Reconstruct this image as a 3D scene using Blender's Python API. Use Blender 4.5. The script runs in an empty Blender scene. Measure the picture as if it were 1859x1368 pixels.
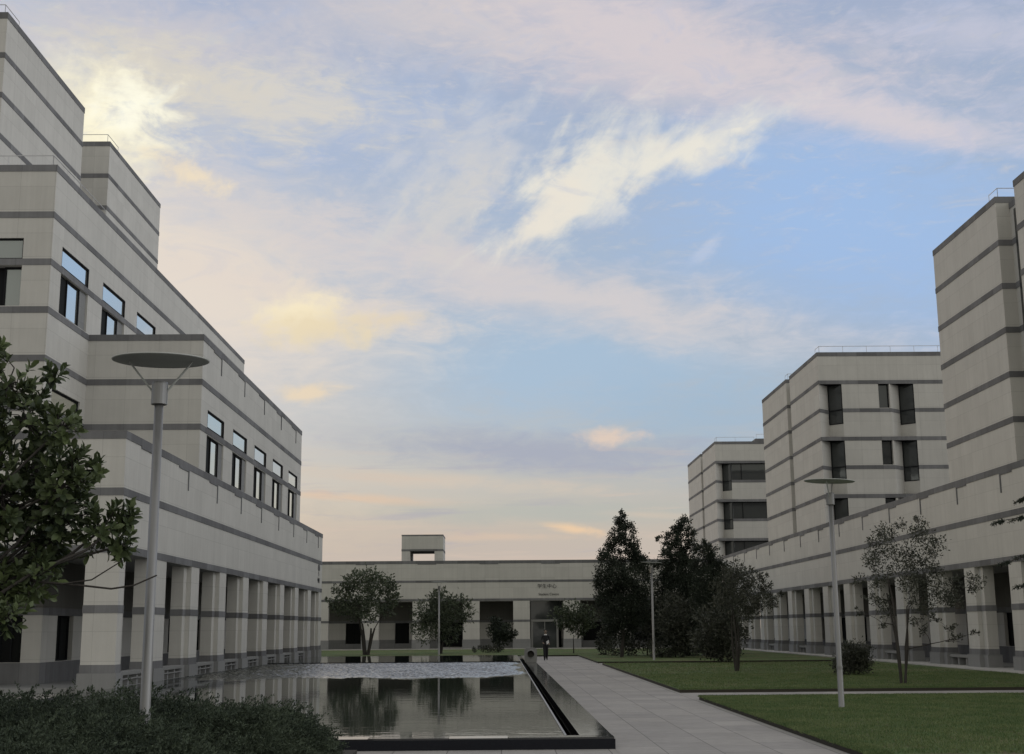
import bpy, bmesh, math, random
import numpy as np
from mathutils import Vector, Matrix
random.seed(7); rng = np.random.default_rng(7)
S = bpy.context.scene
COL = S.collection
rad = math.radians

# ------------------------------------------------------------------ camera
cam = bpy.data.cameras.new('camera'); cam.sensor_width = 36; cam.lens = 45.09
cam.clip_start = 0.1; cam.clip_end = 5000
co = bpy.data.objects.new('camera', cam); COL.objects.link(co); S.camera = co
PITCH, ROLL, YAW = .1935, .00777, .0101
fw = Vector((math.sin(YAW)*math.cos(PITCH), math.cos(YAW)*math.cos(PITCH), math.sin(PITCH)))
rt = Vector((math.cos(YAW), -math.sin(YAW), 0)); dn = -rt.cross(fw)
r2 = rt*math.cos(ROLL) + dn*math.sin(ROLL); d2 = -rt*math.sin(ROLL) + dn*math.cos(ROLL)
up = -d2; bk = -fw
co.matrix_world = Matrix(((r2.x, up.x, bk.x, 0), (r2.y, up.y, bk.y, 0), (r2.z, up.z, bk.z, 1.85), (0, 0, 0, 1)))

# ------------------------------------------------------------------ light and exposure
SUN_AZ, SUN_EL = -32.0, 7.0        # low sun behind the left wing
sd = bpy.data.lights.new('sun', 'SUN'); sd.energy = 0.35; sd.angle = rad(12); sd.color = (1.0, .86, .66)
so = bpy.data.objects.new('sun', sd); COL.objects.link(so)
sdir = Vector((math.sin(rad(SUN_AZ))*math.cos(rad(SUN_EL)), math.cos(rad(SUN_AZ))*math.cos(rad(SUN_EL)), math.sin(rad(SUN_EL))))
so.rotation_euler = sdir.to_track_quat('Z', 'Y').to_euler()
S.view_settings.view_transform = 'Standard'; S.view_settings.look = 'None'
S.view_settings.exposure = 0.0; S.view_settings.gamma = 1.0
S.cycles.max_bounces = 6; S.cycles.diffuse_bounces = 3; S.cycles.transparent_max_bounces = 8

def lin(c):
    return tuple(((v/255)/12.92 if v/255 <= .04045 else ((v/255+.055)/1.055)**2.4) for v in c)

class NT:
    """tiny helper to write node graphs as expressions"""
    def __init__(s, nt): s.nt = nt; s.N = nt.nodes; s.L = nt.links
    def put(s, sock, v):
        if isinstance(v, bpy.types.NodeSocket): s.L.new(v, sock)
        elif v is not None:
            if isinstance(v, (tuple, list)) and len(v) == 3 and sock.type == 'RGBA': v = (*v, 1)
            sock.default_value = v
    def math(s, op, a, b=None, c=None, clamp=False):
        n = s.N.new('ShaderNodeMath'); n.operation = op; n.use_clamp = clamp
        s.put(n.inputs[0], a)
        if b is not None: s.put(n.inputs[1], b)
        if c is not None: s.put(n.inputs[2], c)
        return n.outputs[0]
    def mix(s, f, a, b, mode='MIX'):
        n = s.N.new('ShaderNodeMix'); n.data_type = 'RGBA'; n.blend_type = mode
        s.put(n.inputs[0], f); s.put(n.inputs[6], a); s.put(n.inputs[7], b); return n.outputs[2]
    def noise(s, vec, scale, detail=4, rough=.55, dist=0, dim='3D'):
        n = s.N.new('ShaderNodeTexNoise'); n.noise_dimensions = dim
        s.put(n.inputs['Vector'], vec); n.inputs['Scale'].default_value = scale
        n.inputs['Detail'].default_value = detail; n.inputs['Roughness'].default_value = rough
        n.inputs['Distortion'].default_value = dist; return n.outputs['Fac']
    def rng(s, v, a, b, c=0, d=1, interp='SMOOTHSTEP'):
        n = s.N.new('ShaderNodeMapRange'); n.interpolation_type = interp
        s.put(n.inputs[0], v); s.put(n.inputs[1], a); s.put(n.inputs[2], b); s.put(n.inputs[3], c); s.put(n.inputs[4], d)
        return n.outputs[0]
    def map(s, vec, loc=(0, 0, 0), rot=(0, 0, 0), sc=(1, 1, 1), typ='POINT'):
        n = s.N.new('ShaderNodeMapping'); n.vector_type = typ
        s.put(n.inputs[0], vec); n.inputs[1].default_value = loc; n.inputs[2].default_value = rot; n.inputs[3].default_value = sc
        return n.outputs[0]
    def comb(s, x, y, z):
        n = s.N.new('ShaderNodeCombineXYZ'); s.put(n.inputs[0], x); s.put(n.inputs[1], y); s.put(n.inputs[2], z); return n.outputs[0]
    def sep(s, v):
        n = s.N.new('ShaderNodeSeparateXYZ'); s.put(n.inputs[0], v); return n.outputs
    def ramp(s, f, stops):
        n = s.N.new('ShaderNodeValToRGB'); s.put(n.inputs[0], f); cr = n.color_ramp
        while len(cr.elements) > 1: cr.elements.remove(cr.elements[-1])
        cr.elements[0].position = stops[0][0]; cr.elements[0].color = (*stops[0][1], 1)
        for p, c in stops[1:]:
            e = cr.elements.new(p); e.color = (*c, 1)
        return n.outputs[0]
    def vlen(s, v):
        n = s.N.new('ShaderNodeVectorMath'); n.operation = 'LENGTH'; s.put(n.inputs[0], v); return n.outputs['Value']

# ------------------------------------------------------------------ sky (world): evening sky with cirrus
W = bpy.data.worlds.new('World'); S.world = W; W.use_nodes = True
W.node_tree.nodes.clear(); g = NT(W.node_tree)
SKY_STRENGTH = .1
tc = g.N.new('ShaderNodeTexCoord'); X, Y, Z = g.sep(tc.outputs['Generated'])
az = g.math('MULTIPLY', g.math('ARCTAN2', X, Y), 57.2958)
el = g.math('MULTIPLY', g.math('ARCSINE', g.math('MINIMUM', g.math('MAXIMUM', Z, -1.0), 1.0)), 57.2958)
ae = g.comb(az, el, 0)
n_big = g.noise(g.map(ae, rot=(0, 0, rad(14)), sc=(.09, .26, 1)), 1.0, 5, .58, .6)
n_mid = g.noise(g.map(ae, loc=(7, 3, 0), rot=(0, 0, rad(-10)), sc=(.30, .62, 1)), 1.0, 7, .62, .9)
n_fine = g.noise(g.map(ae, loc=(2, 11, 0), rot=(0, 0, rad(12)), sc=(.55, 1.9, 1)), 1.0, 6, .66, .5)
n_str = g.noise(g.map(ae, loc=(5, 1, 0), rot=(0, 0, rad(3)), sc=(.12, 1.5, 1)), 1.0, 6, .6, .4)
# domain warp so that cloud edges wander
wx = g.math('MULTIPLY', g.math('SUBTRACT', n_mid, .5), 5.0); wy = g.math('MULTIPLY', g.math('SUBTRACT', n_big, .5), 3.2)
aew = g.comb(g.math('ADD', az, wx), g.math('ADD', el, wy), 0)
base = g.ramp(g.math('DIVIDE', g.math('MAXIMUM', el, 0.0), 90.0),
    [(0, lin((192, 182, 172))), (.045, lin((188, 185, 182))), (.1, lin((178, 188, 202))), (.18, lin((170, 190, 218))),
     (.31, lin((174, 186, 214))), (.45, lin((205, 205, 212))), (.7, lin((232, 228, 224))), (1, lin((236, 230, 224)))])
# the unseen half of the sky behind the camera is brightened to lift the facades
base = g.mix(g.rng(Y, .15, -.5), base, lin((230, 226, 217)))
# added brightness in the unseen eastern sky (right) lights the left building
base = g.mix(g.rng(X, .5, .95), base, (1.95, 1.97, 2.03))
nish = g.N.new('ShaderNodeTexSky'); nish.sky_type = 'NISHITA'; nish.sun_disc = False
nish.sun_elevation = rad(SUN_EL); nish.sun_rotation = rad(SUN_AZ); nish.air_density = 1.2; nish.dust_density = 1.5
nsc = g.N.new('ShaderNodeVectorMath'); nsc.operation = 'SCALE'; g.put(nsc.inputs[0], nish.outputs[0]); nsc.inputs[3].default_value = SKY_STRENGTH
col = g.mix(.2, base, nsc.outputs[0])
n_diag = g.noise(g.map(g.map(ae, rot=(0, 0, rad(-40))), loc=(4, 9, 0), sc=(.30, .62, 1)), 1.0, 6, .56, .4)
n_soft = g.noise(g.map(ae, loc=(13, 4, 0), sc=(.75, 1.0, 1)), 1.0, 7, .58, .3)
CL = [  # az, el, half size along, half size across (deg), tilt, colour, opacity, raggedness, kind
 (16.41, 17.28, 11.5, 6.0, -15.5, (160, 189, 228), .95, .4, 'f'), (3.61, 11.64, 11.5, 3.6, -1.6, (166, 192, 216), .75, .5, 'f'),
 (-5.3, 22.4, 7.2, 2.8, 1.1, (172, 187, 214), .75, .7, 's'), (9.71, 9.03, 6.3, 2.4, -2.1, (160, 184, 206), .6, .6, 'f'),
 (-14.0, 20.0, 5.5, 2.4, 4, (176, 190, 214), .6, .9, 's'),
 (-14, 15.2, 11.5, 5.8, -11.7, (230, 218, 205), .95, .4, 'f'), (-19.57, 21.03, 5.6, 4.6, -55.4, (232, 224, 202), .7, .5, 'f'),
 (7.28, 25.4, 16.5, 3.0, -15.1, (216, 206, 208), .9, .7, 'f'), (-4, 27, 8, 2.2, -8, (214, 206, 204), .6, .7, 'f'), (17.5, 21.5, 7.4, .95, -17, (216, 208, 212), .85, .5, 'f'),
 (22.12, 24.34, 4.6, 1.3, -9.3, (196, 198, 214), .8, 1.0, 'f'), (1.13, 15.2, 17.5, 1.9, -12.2, (214, 207, 206), .88, .6, 'f'), (-9, 14.6, 8, 1.0, -12.2, (226, 214, 204), .6, .7, 'f'),
 (2.3, 7.73, 9.4, 1.05, -3.0, (168, 173, 188), .9, .7, 'f'), (-15.52, 25.3, 10.5, 2.0, .4, (200, 198, 205), .85, .7, 's'),
 (-.2, 2.6, 36, 2.9, -.8, (196, 184, 174), .9, .3, 'f'),
 (-1.5, 20.6, 4.6, 2.6, 30, (204, 206, 211), .65, 1.3, 'd'), (-2.2, 18.6, 3.0, 1.6, 50, (214, 210, 204), .6, 1.3, 'd'),
 (8.6, 20.8, 6.0, 1.1, 15, (233, 229, 218), 1, .9, 'd'), (4.4, 20.0, 5.2, 2.1, 34, (230, 227, 217), 1, .95, 'd'), (1.9, 18.0, 3.4, 1.0, 42.4, (234, 227, 214), .95, 1.0, 'd'),
 (-10.94, 23.0, 8.2, 2.2, -6, (216, 211, 202), .9, 1.0, 'f'), (-15.45, 24.0, 5.0, 1.4, -8.7, (216, 210, 198), .8, 1.1, 'f'),
 (-18.0, 21.4, 2.9, 3.4, -65.5, (254, 246, 216), 1, .55, 's'), (-17.0, 22.0, 1.6, 1.8, -65.5, (255, 252, 232), 1, .7, 's'),
 (-8.9, 13.9, 2.3, 1.1, 1.5, (246, 232, 200), 1, .7, 's'), (-7.8, 13.2, 3.2, .9, 4, (232, 216, 184), .85, .9, 's'), (-5.0, 13.65, 1.8, .34, 5.7, (226, 212, 190), .9, .7, 's'),
 (-8.71, 10.29, 1.7, .5, 6, (232, 214, 188), .95, .8, 's'), (-14.02, 19.53, 2.2, .55, -17, (238, 222, 196), .95, 1.0, 's'),
 (5.03, 8.37, 1.6, .42, 1.8, (224, 204, 188), .95, .8, 's'), (9.51, 16.45, 1.2, .4, 31.3, (184, 198, 222), .8, 1.0, 'd'),
 (-6.31, 5.68, 5.0, .22, -3.9, (222, 196, 172), .8, .8, 'f'), (3.23, 4.35, 1.6, .26, -8.6, (240, 206, 168), .9, .8, 'f'), (6.5, 4.9, 2.6, .2, -3, (222, 198, 176), .7, .8, 'f'),
 (-.2, 3.97, 4.6, .2, -.5, (214, 192, 172), .7, .8, 'f'), (-3.63, 6.5, 8.0, .42, -3.2, (212, 198, 182), .7, .8, 'f'),
 (2.26, 5.04, 10.3, .6, -.8, (178, 184, 178), .6, .6, 'f')]
RAG = {'f': g.math('SUBTRACT', g.math('ADD', g.math('MULTIPLY', n_fine, .5), g.math('MULTIPLY', n_mid, .5)), .5),
       'd': g.math('SUBTRACT', g.math('ADD', g.math('MULTIPLY', n_diag, .75), g.math('MULTIPLY', n_soft, .25)), .5),
       's': g.math('SUBTRACT', g.math('ADD', g.math('MULTIPLY', n_soft, .8), g.math('MULTIPLY', n_diag, .2)), .5)}
aem = g.comb(g.math('ADD', az, g.math('MULTIPLY', wx, .25)), g.math('ADD', el, g.math('MULTIPLY', wy, .12)), 0)
for (a, e, su, sv, rot, c, op, rg, kd) in CL:
    m = g.map(aew if sv > 1.7 else aem, loc=(a, e, 0), rot=(0, 0, rad(rot)), sc=(su, sv, 1), typ='TEXTURE')
    d = g.math('ADD', g.vlen(m), g.math('MULTIPLY', RAG[kd], rg*3.4))
    col = g.mix(g.rng(d, 1.3, .1, 0, op), col, lin(c))
# thin streaks low down, fibrous veil higher up
low = g.math('MULTIPLY', g.rng(n_str, .52, .72), g.math('MULTIPLY', g.rng(el, 9.5, 5.5), .5))
col = g.mix(low, col, lin((214, 194, 178)))
low2 = g.math('MULTIPLY', g.rng(n_str, .46, .3), g.math('MULTIPLY', g.rng(el, 10, 6), .45))
col = g.mix(low2, col, lin((170, 168, 182)))
hi = g.math('MULTIPLY', g.rng(n_fine, .5, .78), g.math('MULTIPLY', g.rng(el, 12, 20), .35))
col = g.mix(hi, col, lin((222, 214, 208)))
hi2 = g.math('MULTIPLY', g.rng(n_mid, .47, .3), g.math('MULTIPLY', g.rng(el, 12, 20), .3))
col = g.mix(hi2, col, lin((166, 184, 216)))
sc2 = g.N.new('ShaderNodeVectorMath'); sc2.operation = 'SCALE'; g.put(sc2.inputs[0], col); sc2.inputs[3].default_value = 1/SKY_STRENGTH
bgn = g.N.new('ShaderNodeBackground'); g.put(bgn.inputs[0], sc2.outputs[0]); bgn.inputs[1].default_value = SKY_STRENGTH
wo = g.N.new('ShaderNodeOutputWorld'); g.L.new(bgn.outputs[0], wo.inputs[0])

# ------------------------------------------------------------------ materials
def mat(name, color=(.5, .5, .5), rough=.6, metal=0.0, spec=.5):
    m = bpy.data.materials.new(name); m.use_nodes = True
    b = m.node_tree.nodes['Principled BSDF']
    b.inputs['Base Color'].default_value = (*color, 1); b.inputs['Roughness'].default_value = rough
    b.inputs['Metallic'].default_value = metal; b.inputs['Specular IOR Level'].default_value = spec
    return m, NT(m.node_tree), b
def objco(t):
    return t.N.new('ShaderNodeTexCoord').outputs['Object']
def bump(t, b, h, strength, dist=.01):
    n = t.N.new('ShaderNodeBump'); t.put(n.inputs['Height'], h); n.inputs['Strength'].default_value = strength
    n.inputs['Distance'].default_value = dist; t.L.new(n.outputs[0], b.inputs['Normal'])
def stone(name, c, bw, bh, mort, var, rough=.75, z0=0.0, mc=.72, noise_amt=.085, spec=.15):
    m, t, b = mat(name, c, rough, 0, spec)
    o = objco(t); x, y, z = t.sep(o)
    uv = t.comb(t.math('ADD', x, y), t.math('SUBTRACT', z, z0), 0)
    br = t.N.new('ShaderNodeTexBrick'); t.put(br.inputs['Vector'], uv); br.offset = 0; br.squash = 1
    br.inputs['Scale'].default_value = 1; br.inputs['Mortar Size'].default_value = mort; br.inputs['Mortar Smooth'].default_value = .3
    br.inputs['Brick Width'].default_value = bw; br.inputs['Row Height'].default_value = bh; br.inputs['Bias'].default_value = 0
    br.inputs['Color1'].default_value = (*[v*(1+var) for v in c], 1); br.inputs['Color2'].default_value = (*[v*(1-var) for v in c], 1)
    br.inputs['Mortar'].default_value = (*[v*mc for v in c], 1)
    n1 = t.noise(o, 1.3, 5, .6); n2 = t.noise(t.map(o, sc=(4, 4, .22)), 1, 5, .7); n3 = t.noise(o, 60, 2, .5)
    f = t.math('ADD', t.math('ADD', t.math('MULTIPLY', t.math('SUBTRACT', n1, .5), noise_amt*2), t.math('MULTIPLY', t.math('SUBTRACT', n2, .5), noise_amt*3)),
               t.math('ADD', t.math('MULTIPLY', t.math('SUBTRACT', n3, .5), .25), 1))
    t.put(b.inputs['Base Color'], t.mix(1, br.outputs['Color'], t.comb(f, f, f), 'MULTIPLY'))
    bump(t, b, t.math('ADD', t.math('MULTIPLY', br.outputs['Fac'], -1), t.math('MULTIPLY', n3, .15)), .35, .006)
    return m
M = {}
M['stone'] = stone('pale_stone_panels', (.505, .495, .462), 1.26, .9, .006, .035, z0=.05)
M['band'] = stone('grey_granite_band', (.165, .166, .17), 1.26, 5.0, .008, .16, rough=.85, noise_amt=.2, spec=.08)
M['plinth'] = stone('grey_granite_plinth', (.225, .228, .226), 1.26, .6, .006, .06, rough=.8)
M['soffit'] = mat('soffit_plaster', (.3, .3, .29), .9)[0]
M['roof'] = mat('roof_gravel', (.25, .25, .25), .9)[0]
M['frame'] = mat('dark_window_frame', (.016, .017, .019), .8, 0, .08)[0]
M['alu'] = mat('grey_aluminium', (.22, .22, .21), .5, .2)[0]
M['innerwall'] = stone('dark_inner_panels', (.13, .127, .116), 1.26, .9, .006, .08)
def glass_mat(name, c, metal, rough):
    m, t, b = mat(name, c, rough, metal, .6)
    n = t.noise(objco(t), .9, 2, .5); bump(t, b, n, .06, .05); return m
M['mirror'] = glass_mat('reflective_glass', (.82, .82, .74), .9, .04)
M['dimglass'] = glass_mat('dim_glass', (.26, .28, .27), .6, .06)
M['glass'] = glass_mat('dark_glass', (.05, .055, .055), .25, .05)
M['black'] = mat('dark_opening', (.012, .013, .013), .7, 0, .1)[0]
M['rail'] = mat('white_rail_paint', (.5, .5, .5), .4)[0]
m, t, b = mat('lamp_steel', (.24, .24, .24), .45, .35); M['steel'] = m
n = t.noise(t.map(objco(t), sc=(8, 8, 1.2)), 2, 5, .6); t.put(b.inputs['Roughness'], t.rng(n, .3, .7, .3, .5)); t.put(b.inputs['Base Color'], t.mix(n, (.17, .17, .168), (.27, .27, .265)))
M['disc'] = mat('lamp_reflector_paint', (.36, .375, .355), .6)[0]
m, t, b = mat('polished_black_granite', (.02, .021, .024), .07, 0, .7); M['polish'] = m
n = t.noise(objco(t), 7, 4, .6); t.put(b.inputs['Roughness'], t.rng(n, .3, .7, .05, .09)); b.inputs['IOR'].default_value = 1.75; t.put(b.inputs['Base Color'], t.mix(t.noise(objco(t), 3, 4), (.02, .021, .023), (.036, .038, .04)))
m, t, b = mat('rough_black_granite', (.014, .015, .02), .85, 0, .06); M['dgranite'] = m
t.put(b.inputs['Base Color'], t.mix(t.noise(objco(t), 90, 3), (.008, .009, .013), (.03, .031, .036)))
M['bench'] = stone('bench_stone', (.22, .222, .215), 3, 3, .001, .03)
M['ink'] = mat('dark_letter_metal', (.03, .03, .035), .5)[0]
# paving
m, t, b = mat('paving_slabs', (.3, .29, .28), .8, 0, .3); M['pave'] = m
o = objco(t); br = t.N.new('ShaderNodeTexBrick'); t.put(br.inputs['Vector'], t.map(o, rot=(0, 0, rad(90)))); br.offset = 0.5
for k, v in {'Scale': 1, 'Mortar Size': .009, 'Mortar Smooth': .4, 'Brick Width': 1.2, 'Row Height': .83, 'Bias': 0}.items(): br.inputs[k].default_value = v
br.inputs['Color1'].default_value = (.30, .288, .272, 1); br.inputs['Color2'].default_value = (.25, .241, .232, 1); br.inputs['Mortar'].default_value = (.12, .115, .11, 1)
n1 = t.noise(o, .55, 5, .62); n2 = t.noise(o, 4.5, 5, .65); n3 = t.noise(o, 120, 2, .5)
f = t.math('ADD', t.math('ADD', t.math('MULTIPLY', t.math('SUBTRACT', n1, .5), .6), t.math('MULTIPLY', t.math('SUBTRACT', n2, .5), .42)), t.math('ADD', t.math('MULTIPLY', t.math('SUBTRACT', n3, .5), .3), 1))
t.put(b.inputs['Base Color'], t.mix(1, br.outputs['Color'], t.comb(f, f, f), 'MULTIPLY'))
bump(t, b, t.math('ADD', t.math('MULTIPLY', br.outputs['Fac'], -1), t.math('MULTIPLY', n3, .3)), .4, .008)
M['kerb'] = stone('pale_kerb_stone', (.4, .395, .37), 1.0, 5, .01, .06)
m, t, b = mat('soil', (.05, .042, .034), .95); M['soil'] = m
b.inputs['Base Color'].default_value = (.03, .027, .02, 1)
# lawn
m, t, b = mat('lawn_turf', (.05, .08, .035), .9, 0, .15); M['lawn'] = m
o = objco(t); n1 = t.noise(o, .35, 5, .6); n2 = t.noise(o, 2.2, 6, .7); n3 = t.noise(o, 45, 3, .7)
c1 = t.ramp(n1, [(.34, (.07, .12, .045)), (.52, (.10, .155, .06)), (.66, (.16, .155, .085))])
c2 = t.mix(t.rng(n2, .42, .68), c1, (.12, .105, .065))
f = t.rng(n3, .25, .75, .55, 1.35); t.put(b.inputs['Base Color'], t.mix(1, c2, t.comb(f, f, f), 'MULTIPLY'))
bump(t, b, n3, .9, .03)
# water
m, t, b = mat('pool_water', (.018, .024, .022), .02, 0, .5); M['water'] = m
b.inputs['IOR'].default_value = 1.5
o = objco(t); x, y, z = t.sep(o)
calm = t.noise(t.map(o, sc=(1.2, 2.2, 1)), 1.0, 3, .5)
fine = t.noise(t.map(o, sc=(6, 9, 1)), 1.0, 3, .6)
wob = t.math('MULTIPLY', t.math('SUBTRACT', t.noise(o, .35, 3), .5), 7)
yy = t.math('ADD', y, wob)
rip = t.math('MULTIPLY', t.rng(yy, 44.0, 48.0), t.rng(t.math('ADD', x, t.math('MULTIPLY', wob, .12)), .9, -.2))
rip = t.math('MULTIPLY', rip, t.rng(y, 66.5, 66.2))
h = t.math('ADD', t.math('MULTIPLY', calm, .0020), t.math('MULTIPLY', fine, t.math('ADD', .00035, t.math('MULTIPLY', rip, .0012))))
bump(t, b, h, 1.0, 1.0)
# leaves
def leaf_mat(name, dark, light, rough=.45, spec=.4, trans=.15):
    m, t, b = mat(name, dark, rough, 0, spec)
    ge = t.N.new('ShaderNodeNewGeometry'); ri = ge.outputs['Random Per Island']
    n = t.noise(objco(t), 1.1, 3, .6)
    f = t.math('ADD', t.math('MULTIPLY', ri, .6), t.math('MULTIPLY', t.rng(n, .35, .65), .4))
    c = t.mix(f, dark, light); t.put(b.inputs['Base Color'], c)
    tr = t.N.new('ShaderNodeBsdfTranslucent'); t.put(tr.inputs[0], c)
    mx = t.N.new('ShaderNodeMixShader'); mx.inputs[0].default_value = trans
    t.L.new(b.outputs[0], mx.inputs[1]); t.L.new(tr.outputs[0], mx.inputs[2])
    t.L.new(mx.outputs[0], t.N['Material Output'].inputs[0]); return m
M['mag'] = leaf_mat('magnolia_leaves', (.024, .037, .022), (.12, .155, .062), .5, .35, .15)
M['conifer'] = leaf_mat('conifer_foliage', (.02, .027, .021), (.052, .064, .044), .7, .2, .05)
M['juniper'] = leaf_mat('juniper_foliage', (.02, .03, .022), (.085, .108, .07), .7, .2, .1)
M['broad'] = leaf_mat('broad_foliage', (.036, .042, .033), (.095, .10, .075), .55, .3, .15)
M['broad2'] = leaf_mat('olive_foliage', (.04, .056, .036), (.11, .13, .08), .6, .3, .15)
M['grassblade'] = leaf_mat('grass_blades', (.075, .13, .05), (.19, .225, .10), .7, .2, .2)
m, t, b = mat('bark', (.05, .045, .04), .9, 0, .2); M['bark'] = m
n = t.noise(t.map(objco(t), sc=(12, 12, 2)), 1, 5, .7); t.put(b.inputs['Base Color'], t.mix(n, (.022, .02, .019), (.085, .078, .07))); bump(t, b, n, .6, .02)

# ------------------------------------------------------------------ mesh helpers
def link(name, me, parent=None, mats=()):
    o = bpy.data.objects.new(name, me); COL.objects.link(o)
    for mm in mats: me.materials.append(mm)
    if parent is not None: o.parent = parent
    return o
class MB:
    def __init__(s): s.v = []; s.f = []; s.m = []
    def quad(s, a, b, c, d, m=0):
        i = len(s.v); s.v += [a, b, c, d]; s.f.append((i, i+1, i+2, i+3)); s.m.append(m)
    def box(s, x0, x1, y0, y1, z0, z1, m=0):
        if x0 > x1: x0, x1 = x1, x0
        if y0 > y1: y0, y1 = y1, y0
        i = len(s.v)
        s.v += [(x0, y0, z0), (x1, y0, z0), (x1, y1, z0), (x0, y1, z0), (x0, y0, z1), (x1, y0, z1), (x1, y1, z1), (x0, y1, z1)]
        for q in ((0, 3, 2, 1), (4, 5, 6, 7), (0, 1, 5, 4), (1, 2, 6, 5), (2, 3, 7, 6), (3, 0, 4, 7)):
            s.f.append(tuple(i+k for k in q)); s.m.append(m)
    def tube(s, p0, p1, r0, r1, n=8, m=0, caps=True):
        p0 = Vector(p0); p1 = Vector(p1); d = (p1-p0).normalized()
        a = d.orthogonal().normalized(); b = d.cross(a); i = len(s.v)
        for p, r in ((p0, r0), (p1, r1)):
            for k in range(n):
                t = 2*math.pi*k/n; s.v.append(tuple(p+a*math.cos(t)*r+b*math.sin(t)*r))
        for k in range(n):
            s.f.append((i+k, i+(k+1) % n, i+n+(k+1) % n, i+n+k)); s.m.append(m)
        if caps:
            s.f.append(tuple(i+n-1-k for k in range(n))); s.m.append(m); s.f.append(tuple(i+n+k for k in range(n))); s.m.append(m)
    def lathe(s, prof, c=(0, 0), n=32, m=0):
        i = len(s.v)
        for r, z in prof:
            for k in range(n):
                t = 2*math.pi*k/n; s.v.append((c[0]+r*math.cos(t), c[1]+r*math.sin(t), z))
        for j in range(len(prof)-1):
            for k in range(n):
                s.f.append((i+j*n+k, i+j*n+(k+1) % n, i+(j+1)*n+(k+1) % n, i+(j+1)*n+k)); s.m.append(m)
    def build(s, name, mats, parent=None, smooth=False, bevel=0):
        me = bpy.data.meshes.new(name); me.from_pydata(s.v, [], s.f)
        if not isinstance(mats, (list, tuple)): mats = [mats]
        for mm in mats: me.materials.append(mm)
        me.polygons.foreach_set('material_index', s.m)
        if smooth: me.polygons.foreach_set('use_smooth', [True]*len(s.f))
        me.update()
        o = bpy.data.objects.new(name, me); COL.objects.link(o)
        if parent is not None: o.parent = parent
        if bevel:
            bv = o.modifiers.new('bevel', 'BEVEL'); bv.width = bevel; bv.segments = 2; bv.limit_method = 'ANGLE'
        return o
def tag(o, label=None, cat=None, group=None, kind=None):
    if label: o['label'] = label
    if cat: o['category'] = cat
    if group: o['group'] = group
    if kind: o['kind'] = kind
    return o
def empty(name, loc=(0, 0, 0)):
    o = bpy.data.objects.new(name, None); COL.objects.link(o); o.location = loc; o.empty_display_size = .3; return o
def structure(o): o['kind'] = 'structure'; return o
def copy_tree(o, parent=None):
    c = o.copy(); COL.objects.link(c)
    if parent is not None: c.parent = parent
    for ch in [q for q in bpy.data.objects if q.parent == o]: copy_tree(ch, c)
    return c

# box on a facade plane: axis 'x' -> plane x=c seen from side s; u runs along y. axis 'y' -> plane y=c; u runs along x
def fbox(mb, ax, c, s, u0, u1, d0, d1, z0, z1, m=0):
    if ax == 'x': mb.box(c+s*d0, c+s*d1, u0, u1, z0, z1, m)
    else: mb.box(u0, u1, c+s*d0, c+s*d1, z0, z1, m)
def facade(mb, ax, c, s, u0, u1, z0, z1, holes=(), depth=.3, m=0):
    us = sorted({u0, u1} | {h[0] for h in holes} | {h[1] for h in holes}); zs = sorted({z0, z1} | {h[2] for h in holes} | {h[3] for h in holes})
    P = (lambda u, d, z: (c+s*d, u, z)) if ax == 'x' else (lambda u, d, z: (u, c+s*d, z))
    for a, b2 in zip(us, us[1:]):
        for e, f in zip(zs, zs[1:]):
            um, zm = (a+b2)/2, (e+f)/2
            if any(h[0] < um < h[1] and h[2] < zm < h[3] for h in holes): continue
            mb.quad(P(a, 0, e), P(b2, 0, e), P(b2, 0, f), P(a, 0, f), m)
    for h in holes:
        a, b2, e, f = h[:4]; dd = -(h[4] if len(h) > 4 else depth)
        if dd == 0: continue
        for q in (((a, 0, e), (a, dd, e), (a, dd, f), (a, 0, f)), ((b2, 0, e), (b2, dd, e), (b2, dd, f), (b2, 0, f)),
                  ((a, 0, e), (b2, 0, e), (b2, dd, e), (a, dd, e)), ((a, 0, f), (b2, 0, f), (b2, dd, f), (a, dd, f))):
            mb.quad(*[P(*p) for p in q], m)
def window(parent, ax, c, s, u0, u1, z0, z1, depth=.3, muls=(), bar=.06, pane=None, rails=()):
    """frame with pane behind an opening"""
    f = MB(); d0, d1 = -depth-.03, -depth+.05; e = .004
    fbox(f, ax, c, s, u0+e, u0+bar, d0, d1, z0+e, z1-e); fbox(f, ax, c, s, u1-bar, u1-e, d0, d1, z0+e, z1-e)
    fbox(f, ax, c, s, u0+bar, u1-bar, d0, d1, z0+e, z0+bar); fbox(f, ax, c, s, u0+bar, u1-bar, d0, d1, z1-bar, z1-e)
    for k in muls: fbox(f, ax, c, s, k-bar/2, k+bar/2, d0, d1-.01, z0+bar, z1-bar)
    for k in rails: fbox(f, ax, c, s, u0+bar, u1-bar, d0, d1-.015, k-bar/2, k+bar/2)
    w = f.build('window', M['frame'], parent)
    p = MB(); fbox(p, ax, c, s, u0-.01, u1+.01, -depth-.06, -depth-.01, z0-.01, z1+.01)
    p.build('pane', pane or M['glass'], w)
    return w
def band(parent, x0, x1, y0, y1, z0, z1, o=.018, name='stone_band'):
    b = MB(); b.box(x0-o, x1+o, y0-o, y1+o, z0, z1); return b.build(name, M['band'], parent)
def rail(parent, pts, z, h=.42, post=1.6):
    b = MB(); r = .016
    for (a, c) in zip(pts, pts[1:]):
        A = Vector((a[0], a[1], z)); C = Vector((c[0], c[1], z)); L = (C-A).length; n = max(1, round(L/post))
        b.tube(A+Vector((0, 0, h)), C+Vector((0, 0, h)), r, r, 6)
        for k in range(n+1):
            p = A.lerp(C, k/n); b.tube(p, p+Vector((0, 0, h)), r*.8, r*.8, 5)
    return b.build('railing', M['rail'], parent)
GRID = [.85, 2.65, 4.50, 6.28, 8.07]
def zg(k): return 8.07+1.8*k
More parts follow.
